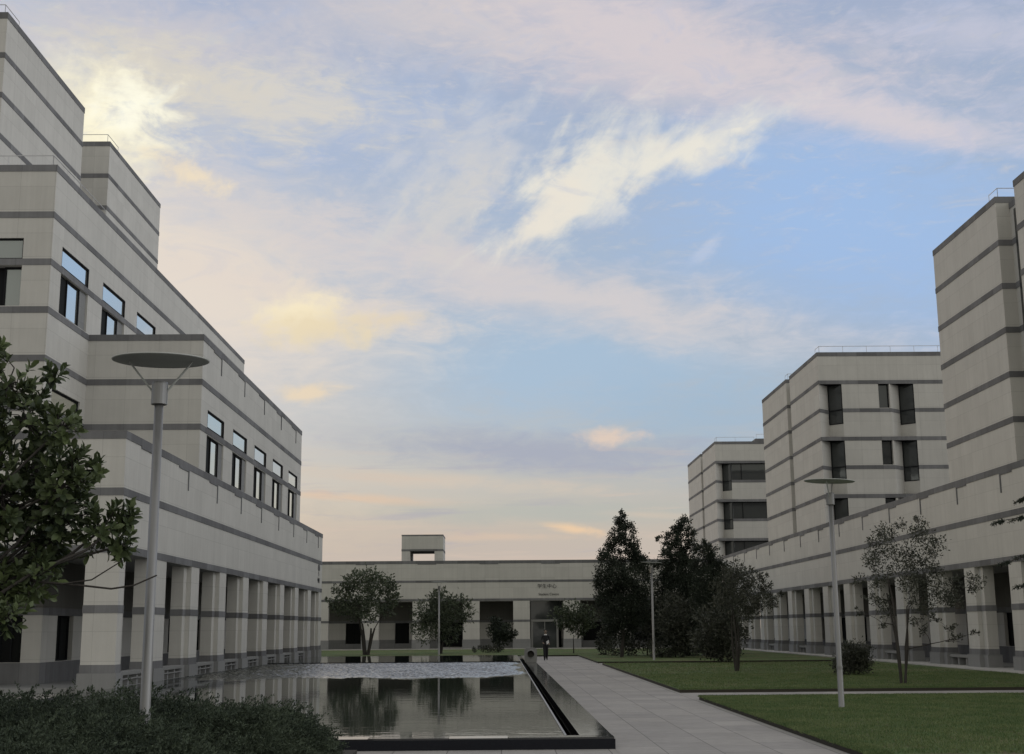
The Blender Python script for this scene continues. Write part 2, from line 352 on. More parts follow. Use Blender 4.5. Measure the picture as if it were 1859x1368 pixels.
def volume(parent, x0, x1, y0, y1, z0, z1, ax=None, holes_x=(), holes_y=(), side=1, name='wall', cap=True):
    """stone block; +x/-x courtyard face (side) and the face toward the camera take openings"""
    b = MB(); cx = x1 if side > 0 else x0; ox = x0 if side > 0 else x1
    facade(b, 'x', cx, side, y0, y1, z0, z1, holes_x); facade(b, 'y', y0, -1, x0, x1, z0, z1, holes_y)
    b.quad((ox, y0, z0), (ox, y1, z0), (ox, y1, z1), (ox, y0, z1)); b.quad((x0, y1, z0), (x1, y1, z0), (x1, y1, z1), (x0, y1, z1))
    b.quad((x0, y0, z1-.02), (x1, y0, z1-.02), (x1, y1, z1-.02), (x0, y1, z1-.02), 1)
    b.quad((x0, y0, z0), (x1, y0, z0), (x1, y1, z0), (x0, y1, z0), 2)
    return b.build(name, [M['stone'], M['roof'], M['soffit']], parent)
def text(name, body, size, matrix, parent, material, extrude=.012, align='CENTER', sx=1):
    cu = bpy.data.curves.new(name, 'FONT'); cu.body = body; cu.size = size; cu.extrude = extrude; cu.align_x = align; cu.offset = 0
    tmp = bpy.data.objects.new(name+'_tmp', cu); COL.objects.link(tmp)
    dg = bpy.context.evaluated_depsgraph_get(); me = bpy.data.meshes.new_from_object(tmp.evaluated_get(dg))
    bpy.data.objects.remove(tmp); bpy.data.curves.remove(cu)
    me.name = name; me.transform(matrix @ Matrix.Diagonal((sx, 1, 1, 1))); me.materials.clear(); me.materials.append(material)
    o = bpy.data.objects.new(name, me); COL.objects.link(o); o.parent = parent; return o

# ------------------------------------------------------------------ ground
def sheet(name, x0, x1, y0, y1, z, m, thick=None):
    b = MB()
    if thick: b.box(x0, x1, y0, y1, z-thick, z)
    else: b.quad((x0, y0, z), (x1, y0, z), (x1, y1, z), (x0, y1, z))
    return b.build(name, m)
structure(sheet('ground', -900, 900, -600, 1500, -.02, M['pave']))
structure(sheet('paved_path', 1.765, 5.12, -4, 87, 0, M['pave']))
structure(sheet('paved_forecourt', -13, 1.765, 5, 20.675, -.004, M['pave']))
b = MB(); b.box(5.12, 18.9, 18.0, 34.1, -.3, .085); b.box(5.12, 18.9, 37.7, 66.3, -.3, .085); b.box(5.12, 18.9, 69.4, 112, -.3, .085)
b.box(-34, 5.12, 87.0, 114, -.3, .085); b.box(-11.4, 1.0, 82.5, 86.99, -.3, .06)
b.m = [0 if k % 6 == 1 else 1 for k in range(len(b.f))]
lawn = structure(b.build('lawn', [M['lawn'], M['soil']]))
structure(sheet('side_path', 5.125, 19.2, 34.104, 37.696, .002, M['pave'])); structure(sheet('cross_path', 5.125, 19.2, 66.304, 69.396, .002, M['pave']))
b = MB(); b.box(5.0, 5.115, 18, 34.1, -.2, .004); b.box(5.0, 5.115, 37.7, 66.3, -.2, .004); b.box(5.0, 5.115, 69.4, 87, -.2, .004)
b.box(-9.5, 1.3, 82.2, 82.48, -.2, .12)
structure(b.build('kerb', M['kerb']))
structure(sheet('planting_bed_soil', -13.0, -2.2, 8, 20.3, .05, M['soil'], .3))

# ------------------------------------------------------------------ pool
RIPPLE = .011
pool = empty('reflecting_pool', (-5, 50, 0)); tag(pool, 'long raised reflecting pool with polished black granite rim beside the path', 'pool')
pool_inv = Matrix.Translation((5, -50, 0))
def inpool(o): o.parent = pool; o.matrix_parent_inverse = pool_inv; return o
b = MB(); b.box(-11.7, 1.02, 21.05, 66.5, -.1, -.02); b.box(-11.7, 1.02, 66.7, 82.2, -.1, -.02)
inpool(b.build('pool_floor', M['dgranite']))
for xa, xb, dz in ((-11.9, -5.2, .004), (-5.195, -2.085, .005), (-2.08, -.825, 0), (-.82, .1, .005), (.105, 1.76, -.001)):
    b = MB(); b.box(xa, xb, 20.68, 21.05, -.1, .178)
    b.v = [(x_, y_, z_-(dz if z_ > .1 and y_ < 20.8 else 0)) for x_, y_, z_ in b.v]
    inpool(b.build('near_rim', [M['polish']]))
b = MB(); b.box(-11.9, 1.775, 20.662, 20.678, -.1, .15); inpool(b.build('rim_face', M['dgranite']))
b = MB()
y = 21.055
while y < 82: b.box(1.245, 1.76, y, min(y+2.95, 82), -.1, .178 if int((y-21)/2.96) % 2 else .176); y += 2.96
inpool(b.build('side_slab', M['polish'], bevel=.005))
b = MB(); b.box(1.0, 1.04, 21.055, 82, -.1, .182); inpool(b.build('weir_lip', M['alu'], bevel=.006))
b = MB(); b.box(1.042, 1.243, 21.055, 82, -.2, -.02); inpool(b.build('overflow_channel', M['dgranite']))
b = MB(); b.box(-11.8, .98, 66.42, 66.6, -.1, .215); inpool(b.build('cross_wall', M['dgranite']))
# still water near, wind-ruffled water toward the cross wall (real wavelets)
WX = np.linspace(-11.75, .998, 330); WY = np.linspace(44.5, 66.415, 760)
gx, gy = np.meshgrid(WX, WY, indexing='ij'); gz = np.zeros_like(gx); wr = np.random.default_rng(3)
for _ in range(46):
    lam = wr.uniform(.09, .30); a_ = wr.uniform(-1.1, 1.1)+(math.pi/2); k_ = 2*math.pi/lam
    gz += lam*np.sin(k_*(gx*math.cos(a_)+gy*math.sin(a_))+wr.uniform(0, 6.28)+.8*np.sin(gx*.7+gy*.4+_))
gz *= RIPPLE/np.std(gz)
edge = 45.2+.7*np.sin(gx*.9+1)+.4*np.sin(gx*2.3)+.25*np.sin(gx*5.1+2)
env = np.clip((gy-edge)/3.2, 0, 1)**1.6*np.clip((.95-gx+.15*np.sin(gy*.9))/1.0, 0, 1)*np.clip((66.4-gy)/.2, 0, 1)
patch = .88+.12*np.clip(np.sin(gx*1.3+gy*.5)+np.sin(gx*.5-gy*1.1), -1, 1)
zz = .168+gz*env*patch
me = bpy.data.meshes.new('pool_water'); nx_, ny_ = gx.shape
vv = np.stack([gx, gy, zz], -1).reshape(-1, 3).tolist()+[(-11.75, 21.052, .168), (.998, 21.052, .168)]
ff = []
for i in range(nx_-1):
    r0 = i*ny_; r1 = (i+1)*ny_
    ff += [(r0+j, r1+j, r1+j+1, r0+j+1) for j in range(ny_-1)]
ff.append(tuple([nx_*ny_, nx_*ny_+1]+[i*ny_ for i in range(nx_-1, -1, -1)]))
me.from_pydata(vv, [], ff); me.materials.append(M['water']); me.polygons.foreach_set('use_smooth', [True]*(len(ff)-1)+[False]); me.update()
o = bpy.data.objects.new('pool_water', me); COL.objects.link(o); structure(o)
w2 = bpy.data.materials.new('still_water'); w2 = M['water'].copy(); w2.name = 'still_water'
structure(sheet('upper_pool_water', -11.75, .998, 66.605, 82.19, .205, w2))
# stone fountain block with round opening
fb = empty('fountain_block', (1.49, 65.7, 0)); tag(fb, 'small grey stone block with a round hole at the far corner of the pool', 'fountain block')
b = MB(); n = 20; z0, z1 = .18, .88; cx, cz, R = 0, .58, .17; hw = .31
ring = []
for k in range(n):
    t_ = 2*math.pi*k/n; c_, s_ = math.cos(t_), math.sin(t_)
    q = min(hw/abs(c_) if abs(c_) > 1e-6 else 9, ((z1-cz) if s_ > 0 else (cz-z0))/abs(s_) if abs(s_) > 1e-6 else 9)
    ring.append(((R*c_, cz+R*s_), (q*c_, cz+q*s_)))
for k in range(n):
    (i0, o0), (i1, o1) = ring[k], ring[(k+1) % n]
    for yy_ in (-.3, .3): b.quad((i0[0], yy_, i0[1]), (o0[0], yy_, o0[1]), (o1[0], yy_, o1[1]), (i1[0], yy_, i1[1]))
    b.quad((o0[0], -.3, o0[1]), (o1[0], -.3, o1[1]), (o1[0], .3, o1[1]), (o0[0], .3, o0[1]))
    b.quad((i0[0], -.3, i0[1]), (i1[0], -.3, i1[1]), (i1[0], .1, i1[1]), (i0[0], .1, i0[1]), 1)
b.quad((-hw, .1, .4), (hw, .1, .4), (hw, .1, .8), (-hw, .1, .8), 1)
b.build('block_body', [M['bench'], M['innerwall']], fb)
b = MB(); prof = [(.20, -.305), (.25, -.305)]
for k in range(n):
    a0, a1 = 2*math.pi*k/n, 2*math.pi*(k+1)/n
    b.quad((.18*math.cos(a0), -.325, cz+.18*math.sin(a0)), (.235*math.cos(a0), -.302, cz+.235*math.sin(a0)), (.235*math.cos(a1), -.302, cz+.235*math.sin(a1)), (.18*math.cos(a1), -.325, cz+.18*math.sin(a1)))
b.build('round_rim', M['plinth'], fb)

# ------------------------------------------------------------------ LEFT BUILDING (terraced)
LB = empty('terraced_building'); tag(LB, 'tall terraced pale stone building stepping down beside the pool on the left', 'building')
XL = -11.8
# arcade block
volume(LB, -32, XL, 40.25, 85.8, 4.25, 8.07, holes_x=[])
# L2
mods = [51.27+5.03*k for k in range(5)]
hx = []
for u in mods: hx += [(u, u+3.18, 9.87, 10.62, .06), (u, u+3.18, 8.10, 9.60, .12)]
volume(LB, -24, XL, 50.1, 75.85, 8.07, 13.47, holes_x=hx)
for u in mods:
    window(LB, 'x', XL, 1, u, u+3.18, 9.87, 10.62, .05, bar=.06, pane=M['mirror'])
    window(LB, 'x', XL, 1, u+.95, u+2.42, 8.10, 9.60, .1, bar=.06, pane=M['mirror'])
    b = MB(); fbox(b, 'x', XL, 1, u, u+.95, -.16, -.10, 8.10, 9.60); b.build('dark_panel', M['black'], LB)  # plain black panel filling the dark part beside the glass
    b = MB(); fbox(b, 'x', XL, 1, u+2.42, u+3.18, -.16, -.06, 8.10, 9.60); b.build('side_panel', M['plinth'], LB)
# L3
X3 = -16.38; m3 = [46.5+5.03*k for k in range(7)]
hx = []; hy = [(-20.9, -17.43, 15.27, 16.06, .12), (-20.9, -17.43, 13.50, 15.02, .42), (-20.9, -17.43, 9.87, 10.62, .12), (-20.9, -17.43, 8.12, 9.60, .42)]
for u in m3:
    if u+3.2 < 80: hx += [(u, u+3.2, 15.27, 16.06, .07), (u, u+3.2, 13.50, 15.02, .14)]
hx += [(46.3, 49.5, 9.87, 10.64, .12), (46.3, 49.5, 8.12, 9.60, .4)]
volume(LB, -36, X3, 45.4, 80.85, 8.07, 18.87, holes_x=hx, holes_y=hy)
for u in m3:
    if u+3.2 < 80:
        window(LB, 'x', X3, 1, u, u+3.2, 15.27, 16.06, .06, bar=.06, pane=M['mirror'])
        window(LB, 'x', X3, 1, u+.95, u+2.42, 13.50, 15.02, .12, bar=.06, pane=M['mirror'])
        b = MB(); fbox(b, 'x', X3, 1, u, u+.95, -.18, -.12, 13.50, 15.02); b.build('dark_panel', M['black'], LB)
        b = MB(); fbox(b, 'x', X3, 1, u+2.42, u+3.2, -.18, -.08, 13.50, 15.02); b.build('side_panel', M['plinth'], LB)
window(LB, 'x', X3, 1, 46.3, 49.5, 9.87, 10.64, .12, bar=.05, pane=M['mirror']); window(LB, 'x', X3, 1, 46.3, 49.5, 8.12, 9.60, .3, muls=(47.9,), pane=M['mirror'])
for zz0, zz1 in ((15.27, 16.06), (9.87, 10.62)): window(LB, 'y', 45.4, -1, -20.9, -17.43, zz0, zz1, .12, bar=.05, pane=M['dimglass'])
for zz0, zz1 in ((13.50, 15.02), (8.12, 9.60)):
    window(LB, 'y', 45.4, -1, -18.15, -17.43, zz0, zz1, .3, bar=.06, pane=M['dimglass'])
    b = MB(); fbox(b, 'y', 45.4, -1, -20.9, -18.15, -.42, -.36, zz0, zz1); b.build('dark_panel', M['frame'], LB)
# L4, L5 upper towers
volume(LB, -40, -21, 51.2, 61.55, 18.87, 27.95); volume(LB, -34, -21, 65.9, 76.35, 8.07, 27.9)
volume(LB, -30, -24.5, 61.55, 65.9, 18.87, 26.0, name='stair_wall')
BW = .24
for k in range(3): pass
for z in GRID[2:]: band(LB, -32, XL, 40.25, 85.8, z-BW, z+(.015 if z == 8.07 else 0))
for k in (1, 2, 3): band(LB, -24, XL, 50.1, 75.85, zg(k)-BW, zg(k)+(.015 if k == 3 else 0))
for k in (1, 2, 3, 4, 5, 6): band(LB, -36, X3, 45.4, 80.85, zg(k)-BW, zg(k)+(.015 if k == 6 else 0), o=.0175)
for k in (7, 8, 9, 10, 11):
    band(LB, -40, -21, 51.2, 61.55, zg(k)-BW+.05, zg(k)+.05+(.05 if k == 11 else 0)); band(LB, -34, -21, 65.9, 76.35, zg(k)-BW, zg(k)+(.02 if k == 11 else 0), o=.017)
rail(LB, [(-30, 45.6), (-16.6, 45.6), (-16.6, 52)], 18.9); rail(LB, [(-27, 66.1), (-21.2, 66.1), (-21.2, 68)], 27.95); rail(LB, [(-30, 51.4), (-21.2, 51.4), (-21.2, 53)], 28.0)
# coping lips, each ending in a dark strip painted as a shadow line
def lip_shadow_strips(parent, x, s, ys, zt, L=1.5):
    for yv in ys:
        b = MB()
        fbox(b, 'x', x, s, yv-.05, yv+.05, .002, .03, zt-BW-.78, zt-BW-.001)
        fbox(b, 'x', x, s, yv-L, yv-.051, .002, .028, zt-BW-.075, zt-BW-.001)
        b.build('lip_shadow_strip', M['band'], parent)
lip_shadow_strips(LB, XL, 1, [43.45+5.03*k+.05 for k in range(9)], 8.07); lip_shadow_strips(LB, XL, 1, [53.5+5.03*k for k in range(5)], 13.47)
# arcade: columns with plinths and rings, inner walls, floor, ceiling
def column_left(yf, front=False):
    y0 = 40.25 if front else yf-1.3
    x0 = -12.86 if front else -12.42
    c = MB(); c.box(x0, XL, y0, yf, .85, 4.251)
    if not front: c.box(-12.42, -11.97, yf-1.78, yf-1.3, .85, 4.251)
    col_ = c.build('column', M['stone'], LB)
    for za, zb in ((.60, .85), (2.41, 2.65)):
        r_ = MB(); o = .016; r_.box(x0-o, XL+o, y0-o, yf+o, za, zb)
        if not front: r_.box(-12.42-o*.9, -11.97+o, yf-1.78-o, yf-1.3, za, zb-.001)
        r_.build('stone_ring', M['band'], col_)
    p = MB(); o = .07; p.box(x0-o, XL+o, y0-o, yf+o, -.1, .6)
    if not front: p.box(-12.42-o*.95, -11.97+o, yf-1.78-o, yf-1.3, -.1, .599)
    p.build('plinth', M['plinth'], col_)
column_left(40.85, True)
for k in range(1, 10): column_left(40.85+5.03*k if k < 9 else 85.8)
for xx in (-18.9, -24.9):
    c = MB(); c.box(xx, xx+1.06, 40.25, 40.85, .85, 4.251); cc = c.build('column', M['stone'], LB)
    for a, b_ in ((.6, .85), (2.41, 2.65)): r_ = MB(); r_.box(xx-.016, xx+1.076, 40.234, 40.866, a, b_); r_.build('stone_ring', M['band'], cc)
    p = MB(); p.box(xx-.07, xx+1.13, 40.18, 40.92, -.1, .6); p.build('plinth', M['plinth'], cc)
hx = [(45.2+5.03*k, 46.9+5.03*k, .86, 2.40, .25) for k in range(8)]; hy = [(-16.75, -15.95, .86, 2.40, .25), (-22, -19.5, .86, 2.4, .25)]
b = MB(); facade(b, 'x', -15.3, 1, 43.7, 88, .1, 2.5, hx); facade(b, 'y', 43.7, -1, -32, -15.3, .1, 2.5, hy)
b.build('arcade_wall', M['stone'], LB)
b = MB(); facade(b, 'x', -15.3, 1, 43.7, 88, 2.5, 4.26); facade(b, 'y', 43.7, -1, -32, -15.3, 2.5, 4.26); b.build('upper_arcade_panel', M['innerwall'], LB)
b = MB(); b.box(-31, -15.284, 43.684, 88, 2.402, 2.65); b.box(-31, -15.284, 43.684, 88, .1, .85); b.build('arcade_band', M['band'], LB)
for h in hx: window(LB, 'x', -15.3, 1, h[0], h[1], h[2], h[3], .2, muls=((h[0]+h[1])/2,), pane=M['black'])
for h in hy: window(LB, 'y', 43.7, -1, h[0], h[1], h[2], h[3], .2, muls=((h[0]+h[1])/2,), pane=M['black'])
b = MB(); b.box(-31, -11.86, 40.4, 86, -.1, .16); b.build('arcade_floor', M['plinth'], LB)
# sign at far end of the left building
sg = empty('wall_lettering', (XL+.02, 84.3, 5)); sg.parent = LB
mrot = Matrix(((0, 0, 1, 0), (1, 0, 0, 0), (0, 1, 0, 0), (0, 0, 0, 1)))   # text x -> +y, text y -> +z, normal +x
bpy.data.objects.remove(sg)
def ltext(body, size, yc, z, sx=1): return text('wall_lettering', body, size, Matrix.Translation((XL+.004, yc, z)) @ mrot, LB, M['ink'], .014, sx=sx)
ltext('中国', .36, 84.2, 4.86, 1.3); ltext('与', .34, 84.25, 5.28, 1.3)
b = MB(); n = 20
for k in range(n):
    a0, a1 = 2*math.pi*k/n, 2*math.pi*(k+1)/n
    f_ = lambda a: (XL+.02, 84.3+.42*math.cos(a), 5.78+.24*math.sin(a)*(1.0+.2*math.sin(a)))
    g_ = lambda a: (XL-.01, 84.3+.42*math.cos(a), 5.78+.24*math.sin(a)*(1.0+.2*math.sin(a)))
    b.quad(f_(a0), f_(a1), (XL+.02, 84.3, 5.78), (XL+.02, 84.3, 5.78)); b.quad(g_(a0), g_(a1), f_(a1), f_(a0))
b.build('wall_emblem', M['ink'], LB)

# ------------------------------------------------------------------ RIGHT BUILDING
RB = empty('tower_building'); tag(RB, 'long pale stone building with stepped towers over an arcade on the right', 'building')
XR = 20.15
volume(RB, XR, 48, 30, 117.2, 4.25, 8.07, side=-1)
for z in GRID[2:]: band(RB, XR, 48, 30, 117.2, z-BW, z+(.015 if z == 8.07 else 0))
T = [(39.0, 47.6), (49.5, 57.1), (79.4, 87.3), (88.4, 96.75), (119.0, 126.5), (127.7, 136.6)]
def z_hole(u0, u1, k, low):   # tall narrow window: full bay below the band plus a drop
    return (u0, u1, zg(k)-BW-1.8+.0-.72*low, zg(k)-BW, .35)
def notch(u0, u1, y, z0, z1):
    """V-shaped notch in plan: splayed wall, then a tall window coming back to the face"""
    um = (u0+u1)/2; d = .7; zb = z1-2.53; b = MB()
    A, B_, C_ = (u0, y), (um, y+d), (u1, y)
    q = lambda p, r, e, f, m=0: b.quad((*p, e), (*r, e), (*r, f), (*p, f), m)
    q(A, B_, z0, z1)
    if zb > z0+.05: q(B_, C_, z0, zb)
    for z, m_ in ((z1, 1), (z0, 0)): b.quad((*A, z), (*B_, z), (*C_, z), (*C_, z), m_)
    b.build('splayed_wall', [M['stone'], M['soffit']], RB)
    zc = z1-1.56-BW+.0
    if z0 < z1-1.8:
        bb = MB(); o = .02; bb.v += [(A[0]+.0, A[1]-o, z1-1.80), (B_[0], B_[1]-o*1.4, z1-1.80), (B_[0], B_[1]-o*1.4, z1-1.56), (A[0], A[1]-o, z1-1.56), (A[0]+.02, A[1]+.01, z1-1.80), (B_[0]+.02, B_[1]+.01, z1-1.80), (B_[0]+.02, B_[1]+.01, z1-1.56), (A[0]+.02, A[1]+.01, z1-1.56)]
        bb.f += [(0, 1, 2, 3), (4, 5, 6, 7), (0, 1, 5, 4), (3, 2, 6, 7), (0, 4, 7, 3), (1, 2, 6, 5)]; bb.m += [0]*6; bb.build('splayed_band', M['band'], RB)
    zb = max(zb, z0); dv = Vector((C_[0]-B_[0], C_[1]-B_[1], 0)); L = dv.length; dv /= L; nv = Vector((dv.y, -dv.x, 0)); P0 = Vector((*B_, 0))
    def obox(mb, u_a, u_b, d_a, d_b, e, f):
        i = len(mb.v)
        for zz in (e, f):
            for uu, dd in ((u_a, d_a), (u_b, d_a), (u_b, d_b), (u_a, d_b)):
                p = P0+dv*uu+nv*dd; mb.v.append((p.x, p.y, zz))
        for qq in ((0, 3, 2, 1), (4, 5, 6, 7), (0, 1, 5, 4), (1, 2, 6, 5), (2, 3, 7, 6), (3, 0, 4, 7)): mb.f.append(tuple(i+k_ for k_ in qq)); mb.m.append(0)
    f = MB(); w_ = .05
    obox(f, .01, w_, -.05, .02, zb, z1-.004); obox(f, L-w_, L-.01, -.05, .02, zb, z1-.004); obox(f, w_, L-w_, -.05, .02, zb, zb+w_); obox(f, w_, L-w_, -.05, .02, z1-w_, z1-.004)
    if z1-zb > 2: obox(f, w_, L-w_, -.05, .01, zb+.86, zb+.93)
    w = f.build('window', M['frame'], RB); p = MB(); obox(p, .005, L-.005, -.09, -.03, zb+.004, z1-.006); p.build('pane', M['glass'], w)
for i, (a, c) in enumerate(T):
    x1 = 46
    hy = []
    if i == 2:
        for k in (3+2, 3, 1):
            z1 = zg(k)-BW
            hy += [(XR, 21.6, max(z1-3.36, 8.08), z1, 0), (23.92, 24.6, z1-1.53, z1, .3), (24.67, 26.15, max(z1-3.36, 8.08), z1, 0)]
    if i == 4:
        for k in (5, 3, 1):
            z1 = zg(k)-BW; hy += [(XR, 21.6, max(z1-3.36, 8.08), z1, 0), (21.6, 26.9, z1-1.72, z1, .35)]
    volume(RB, XR, x1, a, c, 8.07, 18.87, side=-1, holes_y=hy)
    for h in hy:
        if h[4] == 0:
            notch(h[0], h[1], a, h[2], h[3]); continue
        if i == 4 and h[1] > 26: window(RB, 'y', a, -1, *h[:4], .35, muls=(25.0, 22.6), pane=M['glass'])
        else: window(RB, 'y', a, -1, *h[:4], h[4]-.04, rails=(h[2]+.95,) if h[3]-h[2] > 2 else (), pane=M['glass'], bar=.05)
    for k in range(1, 7):
        z1 = zg(k); top = .02 if k == 6 else 0
        if i in (2, 4) and k in (4, 2):     # these bands are cut by the tall windows
            bb = MB(); o = .018; cuts = sorted([(h[0], h[1]) for h in hy if h[2] < z1-.2 < h[3]])
            bb.box(XR-o, XR+.01, a+.001, c+o, z1-BW, z1)
            u = XR-o
            for (q0, q1) in cuts+[(x1, x1)]:
                if q0 > u+.05: bb.box(u, q0, a-o, a+.0005, z1-BW, z1)
                bb.build('stone_band', M['band'], RB) if bb.v else None
                bb = MB(); u = q1
        else: band(RB, XR, x1, a, c, z1-BW, z1+top)
# projecting returns that give the T2 windows their staggered jambs
# glazed slots between tower pairs
for (a, c, dpt) in ((47.6, 49.5, .55), (87.3, 88.4, .6), (126.5, 127.7, .6)):
    s_ = MB(); s_.box(XR+dpt, 45, a-.2, c+.2, 8.07, 18.6); s_.build('recessed_wall', [M['stone']], RB)
    s2 = MB()
    for k in range(1, 7): s2 = MB(); s2.box(XR+dpt-.02, XR+dpt+.3, a, c, zg(k)-BW-(.27 if k == 6 else 0), zg(k)-(.27 if k == 6 else 0)); s2.build('recessed_band', M['band'], RB)
wslot = MB(); wslot.box(XR+.5, XR+.549, 47.62, 49.0, 11.9, 18.2); wslot.build('stair_glazing', M['glass'], RB)
rail(RB, [(20.35, 80.6), (20.35, 79.6), (34, 79.6)], 18.9); rail(RB, [(20.35, 120), (20.35, 119.2), (23.9, 119.2)], 18.9)
b = MB(); b.box(24.0, 40, 119.0, 126, 18.9, 19.15); b.build('roof_step', M['band'], RB); rail(RB, [(24.1, 119.1), (34, 119.1)], 19.15)
rail(RB, [(20.35, 50.6), (20.35, 49.7), (24, 49.7)], 18.9); rail(RB, [(20.35, 89.5), (20.35, 88.6), (24, 88.6)], 18.9)
lip_shadow_strips(RB, XR, -1, [51.3+5.02*k for k in range(13)], 8.07, L=1.2)
def column_right(yf):
    c = MB(); c.box(XR, XR+.62, yf-1.25, yf, .85, 4.251); c.box(XR+.17, XR+.62, yf-1.75, yf-1.25, .85, 4.251)
    col_ = c.build('column', M['stone'], RB); o = .016
    for za, zb in ((.62, .85), (2.41, 2.65)):
        r_ = MB(); r_.box(XR-o, XR+.62+o, yf-1.25-o, yf+o, za, zb); r_.box(XR+.17-o, XR+.62+o*.9, yf-1.75-o, yf-1.25, za, zb-.001)
        r_.build('stone_ring', M['band'], col_)
    o = .08
    p = MB(); p.box(XR-o, XR+.62+o, yf-1.25-o, yf+o, .05, .62); p.box(XR+.17-o, XR+.62+o*.95, yf-1.75-o, yf-1.25, .05, .619)
    p.build('plinth', M['plinth'], col_)
for k in range(-3, 14): column_right(51.2+4.985*k)
hx = [(34.4+4.985*k, 36.2+4.985*k, .86, 2.40, .25) for k in range(16)]
b = MB(); facade(b, 'x', 23.65, -1, 31, 117, .1, 2.5, hx); b.build('arcade_wall', M['stone'], RB)
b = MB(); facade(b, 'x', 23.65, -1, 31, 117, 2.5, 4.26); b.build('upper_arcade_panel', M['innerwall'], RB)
b = MB(); b.box(23.634, 24.4, 31, 117, 2.402, 2.65); b.box(23.634, 24.4, 31, 117, .1, .85); b.build('arcade_band', M['band'], RB)
for h in hx: window(RB, 'x', 23.65, -1, h[0], h[1], h[2], h[3], .2, muls=((h[0]+h[1])/2,), pane=M['black'])
b = MB(); b.box(19.35, 24.2, 30, 117, -.2, .1); b.build('arcade_floor', M['kerb'], RB, bevel=.01)

# ------------------------------------------------------------------ FAR BUILDING
FB = empty('student_centre'); tag(FB, 'low pale stone building with lettered fascia and square columns closing the far end', 'building')
YF = 117.3
volume(FB, -40, 20.1, YF, 140, 4.28, 7.9, side=1)
for z in (4.5, 6.15, 7.9): band(FB, -40, 20.1, YF, 140, z-(.2 if z < 7 else .26), z+(.015 if z > 7 else 0))
for k in range(-3, 4):
    xv = -1.9+5.6*k; b = MB(); fbox(b, 'y', YF, -1, xv, xv+1.7, .002, .026, 7.9-.26-.06, 7.9-.261); b.build('coping_lip', M['band'], FB)
for k in range(-6, 4):
    x0 = 1.13+4.53*k
    if x0+1.5 > 20: continue
    c = MB(); c.box(x0, x0+1.5, YF, YF+.7, .9, 4.281); cc = c.build('column', M['stone'], FB); o = .016
    r_ = MB(); r_.box(x0-o, x0+1.5+o, YF-o, YF+.7+o, 2.42, 2.62); r_.build('stone_ring', M['band'], cc)
    p = MB(); p.box(x0-.05, x0+1.55, YF-.05, YF+.75, -.05, .9); p.build('plinth', M['plinth'], cc)
hy = [(-9.75, -8.45, .55, 2.40), (-14.3, -12.9, .55, 2.4), (-5.6, -3.5, .2, 2.4), (2.2, 5.6, .1, 4.2), (7.6, 9.4, .7, 2.4), (-.7, .6, .7, 2.4), (12, 13.4, .7, 2.4)]
b = MB(); facade(b, 'y', YF+3.4, -1, -40, 20.1, -.05, 2.5, [h if h[0] != 2.2 else (2.2, 5.6, .1, 2.5) for h in hy], .3); b.build('arcade_wall', M['stone'], FB)
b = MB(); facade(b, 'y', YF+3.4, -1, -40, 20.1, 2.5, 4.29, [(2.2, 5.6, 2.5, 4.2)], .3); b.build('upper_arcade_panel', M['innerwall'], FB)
b = MB(); b.box(1.8, 6, YF+4.2, YF+4.3, -.1, 4.4); b.build('lobby_dark_plane', M['black'], FB)  # added black plane: darkness of the lobby put into its colour
b = MB(); u = -40
for z0_, z1_ in ((2.405, 2.62),):
    for h in [(2.2, 5.6)]+[(20.1, 20.2)]: b.box(u, h[0], YF+3.384, YF+3.45, z0_, z1_); u = h[1]
b.build('arcade_band', M['band'], FB)
for h in hy:
    if h[0] == 2.2: continue
    window(FB, 'y', YF+3.4, -1, *h, .25, muls=((h[0]+h[1])/2,), pane=M['black'])
b = MB(); u = -40
for h in sorted(hy)+[(20.1, 20.1, .7, 0)]:
    b.box(u, h[0], YF+3.37, YF+3.45, -.05, .9); u = h[1]
    if h[2] > .3: b.box(h[0], h[1], YF+3.36, YF+3.44, -.05, h[2]-.005)
b.build('arcade_plinth', M['plinth'], FB)
# glazed entrance set forward between two columns
b = MB(); yd = YF+.45
b.box(2.72, 2.9, yd, yd+.25, 0, 2.62); b.box(5.02, 5.2, yd, yd+.25, 0, 2.62); b.box(2.9, 5.02, yd, yd+.25, 2.42, 2.62); b.box(3.94, 4.0, yd+.06, yd+.14, .1, 2.42)
dr = b.build('entrance_door', M['alu'], FB)
b = MB(); b.box(2.9, 5.02, yd+.08, yd+.12, .1, 2.42); b.build('pane', M['glass'], dr)
b = MB(); b.box(2.72, 5.6, yd+.3, yd+.36, 2.63, 4.27); b.build('transom_glazing', M['glass'], FB)
b = MB(); b.box(-40, 20.1, YF-.9, YF+3.4, -.2, .1); b.build('arcade_floor', M['kerb'], FB)
mf = Matrix(((1, 0, 0, 0), (0, 0, -1, 0), (0, 1, 0, 0), (0, 0, 0, 1)))
def ftext(body, size, x, z, sx=1): return text('wall_lettering', body, size, Matrix.Translation((x, YF-.004, z)) @ mf, FB, M['ink'], .015, sx=sx)
ftext('学生中心', .42, 4.2, 5.42, 1.05); ftext('Student Centre', .32, 4.34, 4.75, .92)
# roof portal
b = MB(); x0, x1, y0, y1 = -9.0, -5.22, YF+.6, YF+5.0
b.box(x0, x0+.78, y0, y1, 7.9, 9.0); b.box(x1-.78, x1, y0, y1, 7.9, 9.0); b.box(x0, x1, y0, y1, 9.0, 10.3)
po = b.build('roof_portal', M['stone'], FB)
band(po, x0, x1, y0, y1, 8.82, 9.0); bb = band(po, x0, x1, y0, y1, 10.2, 10.32)
bb.parent = po

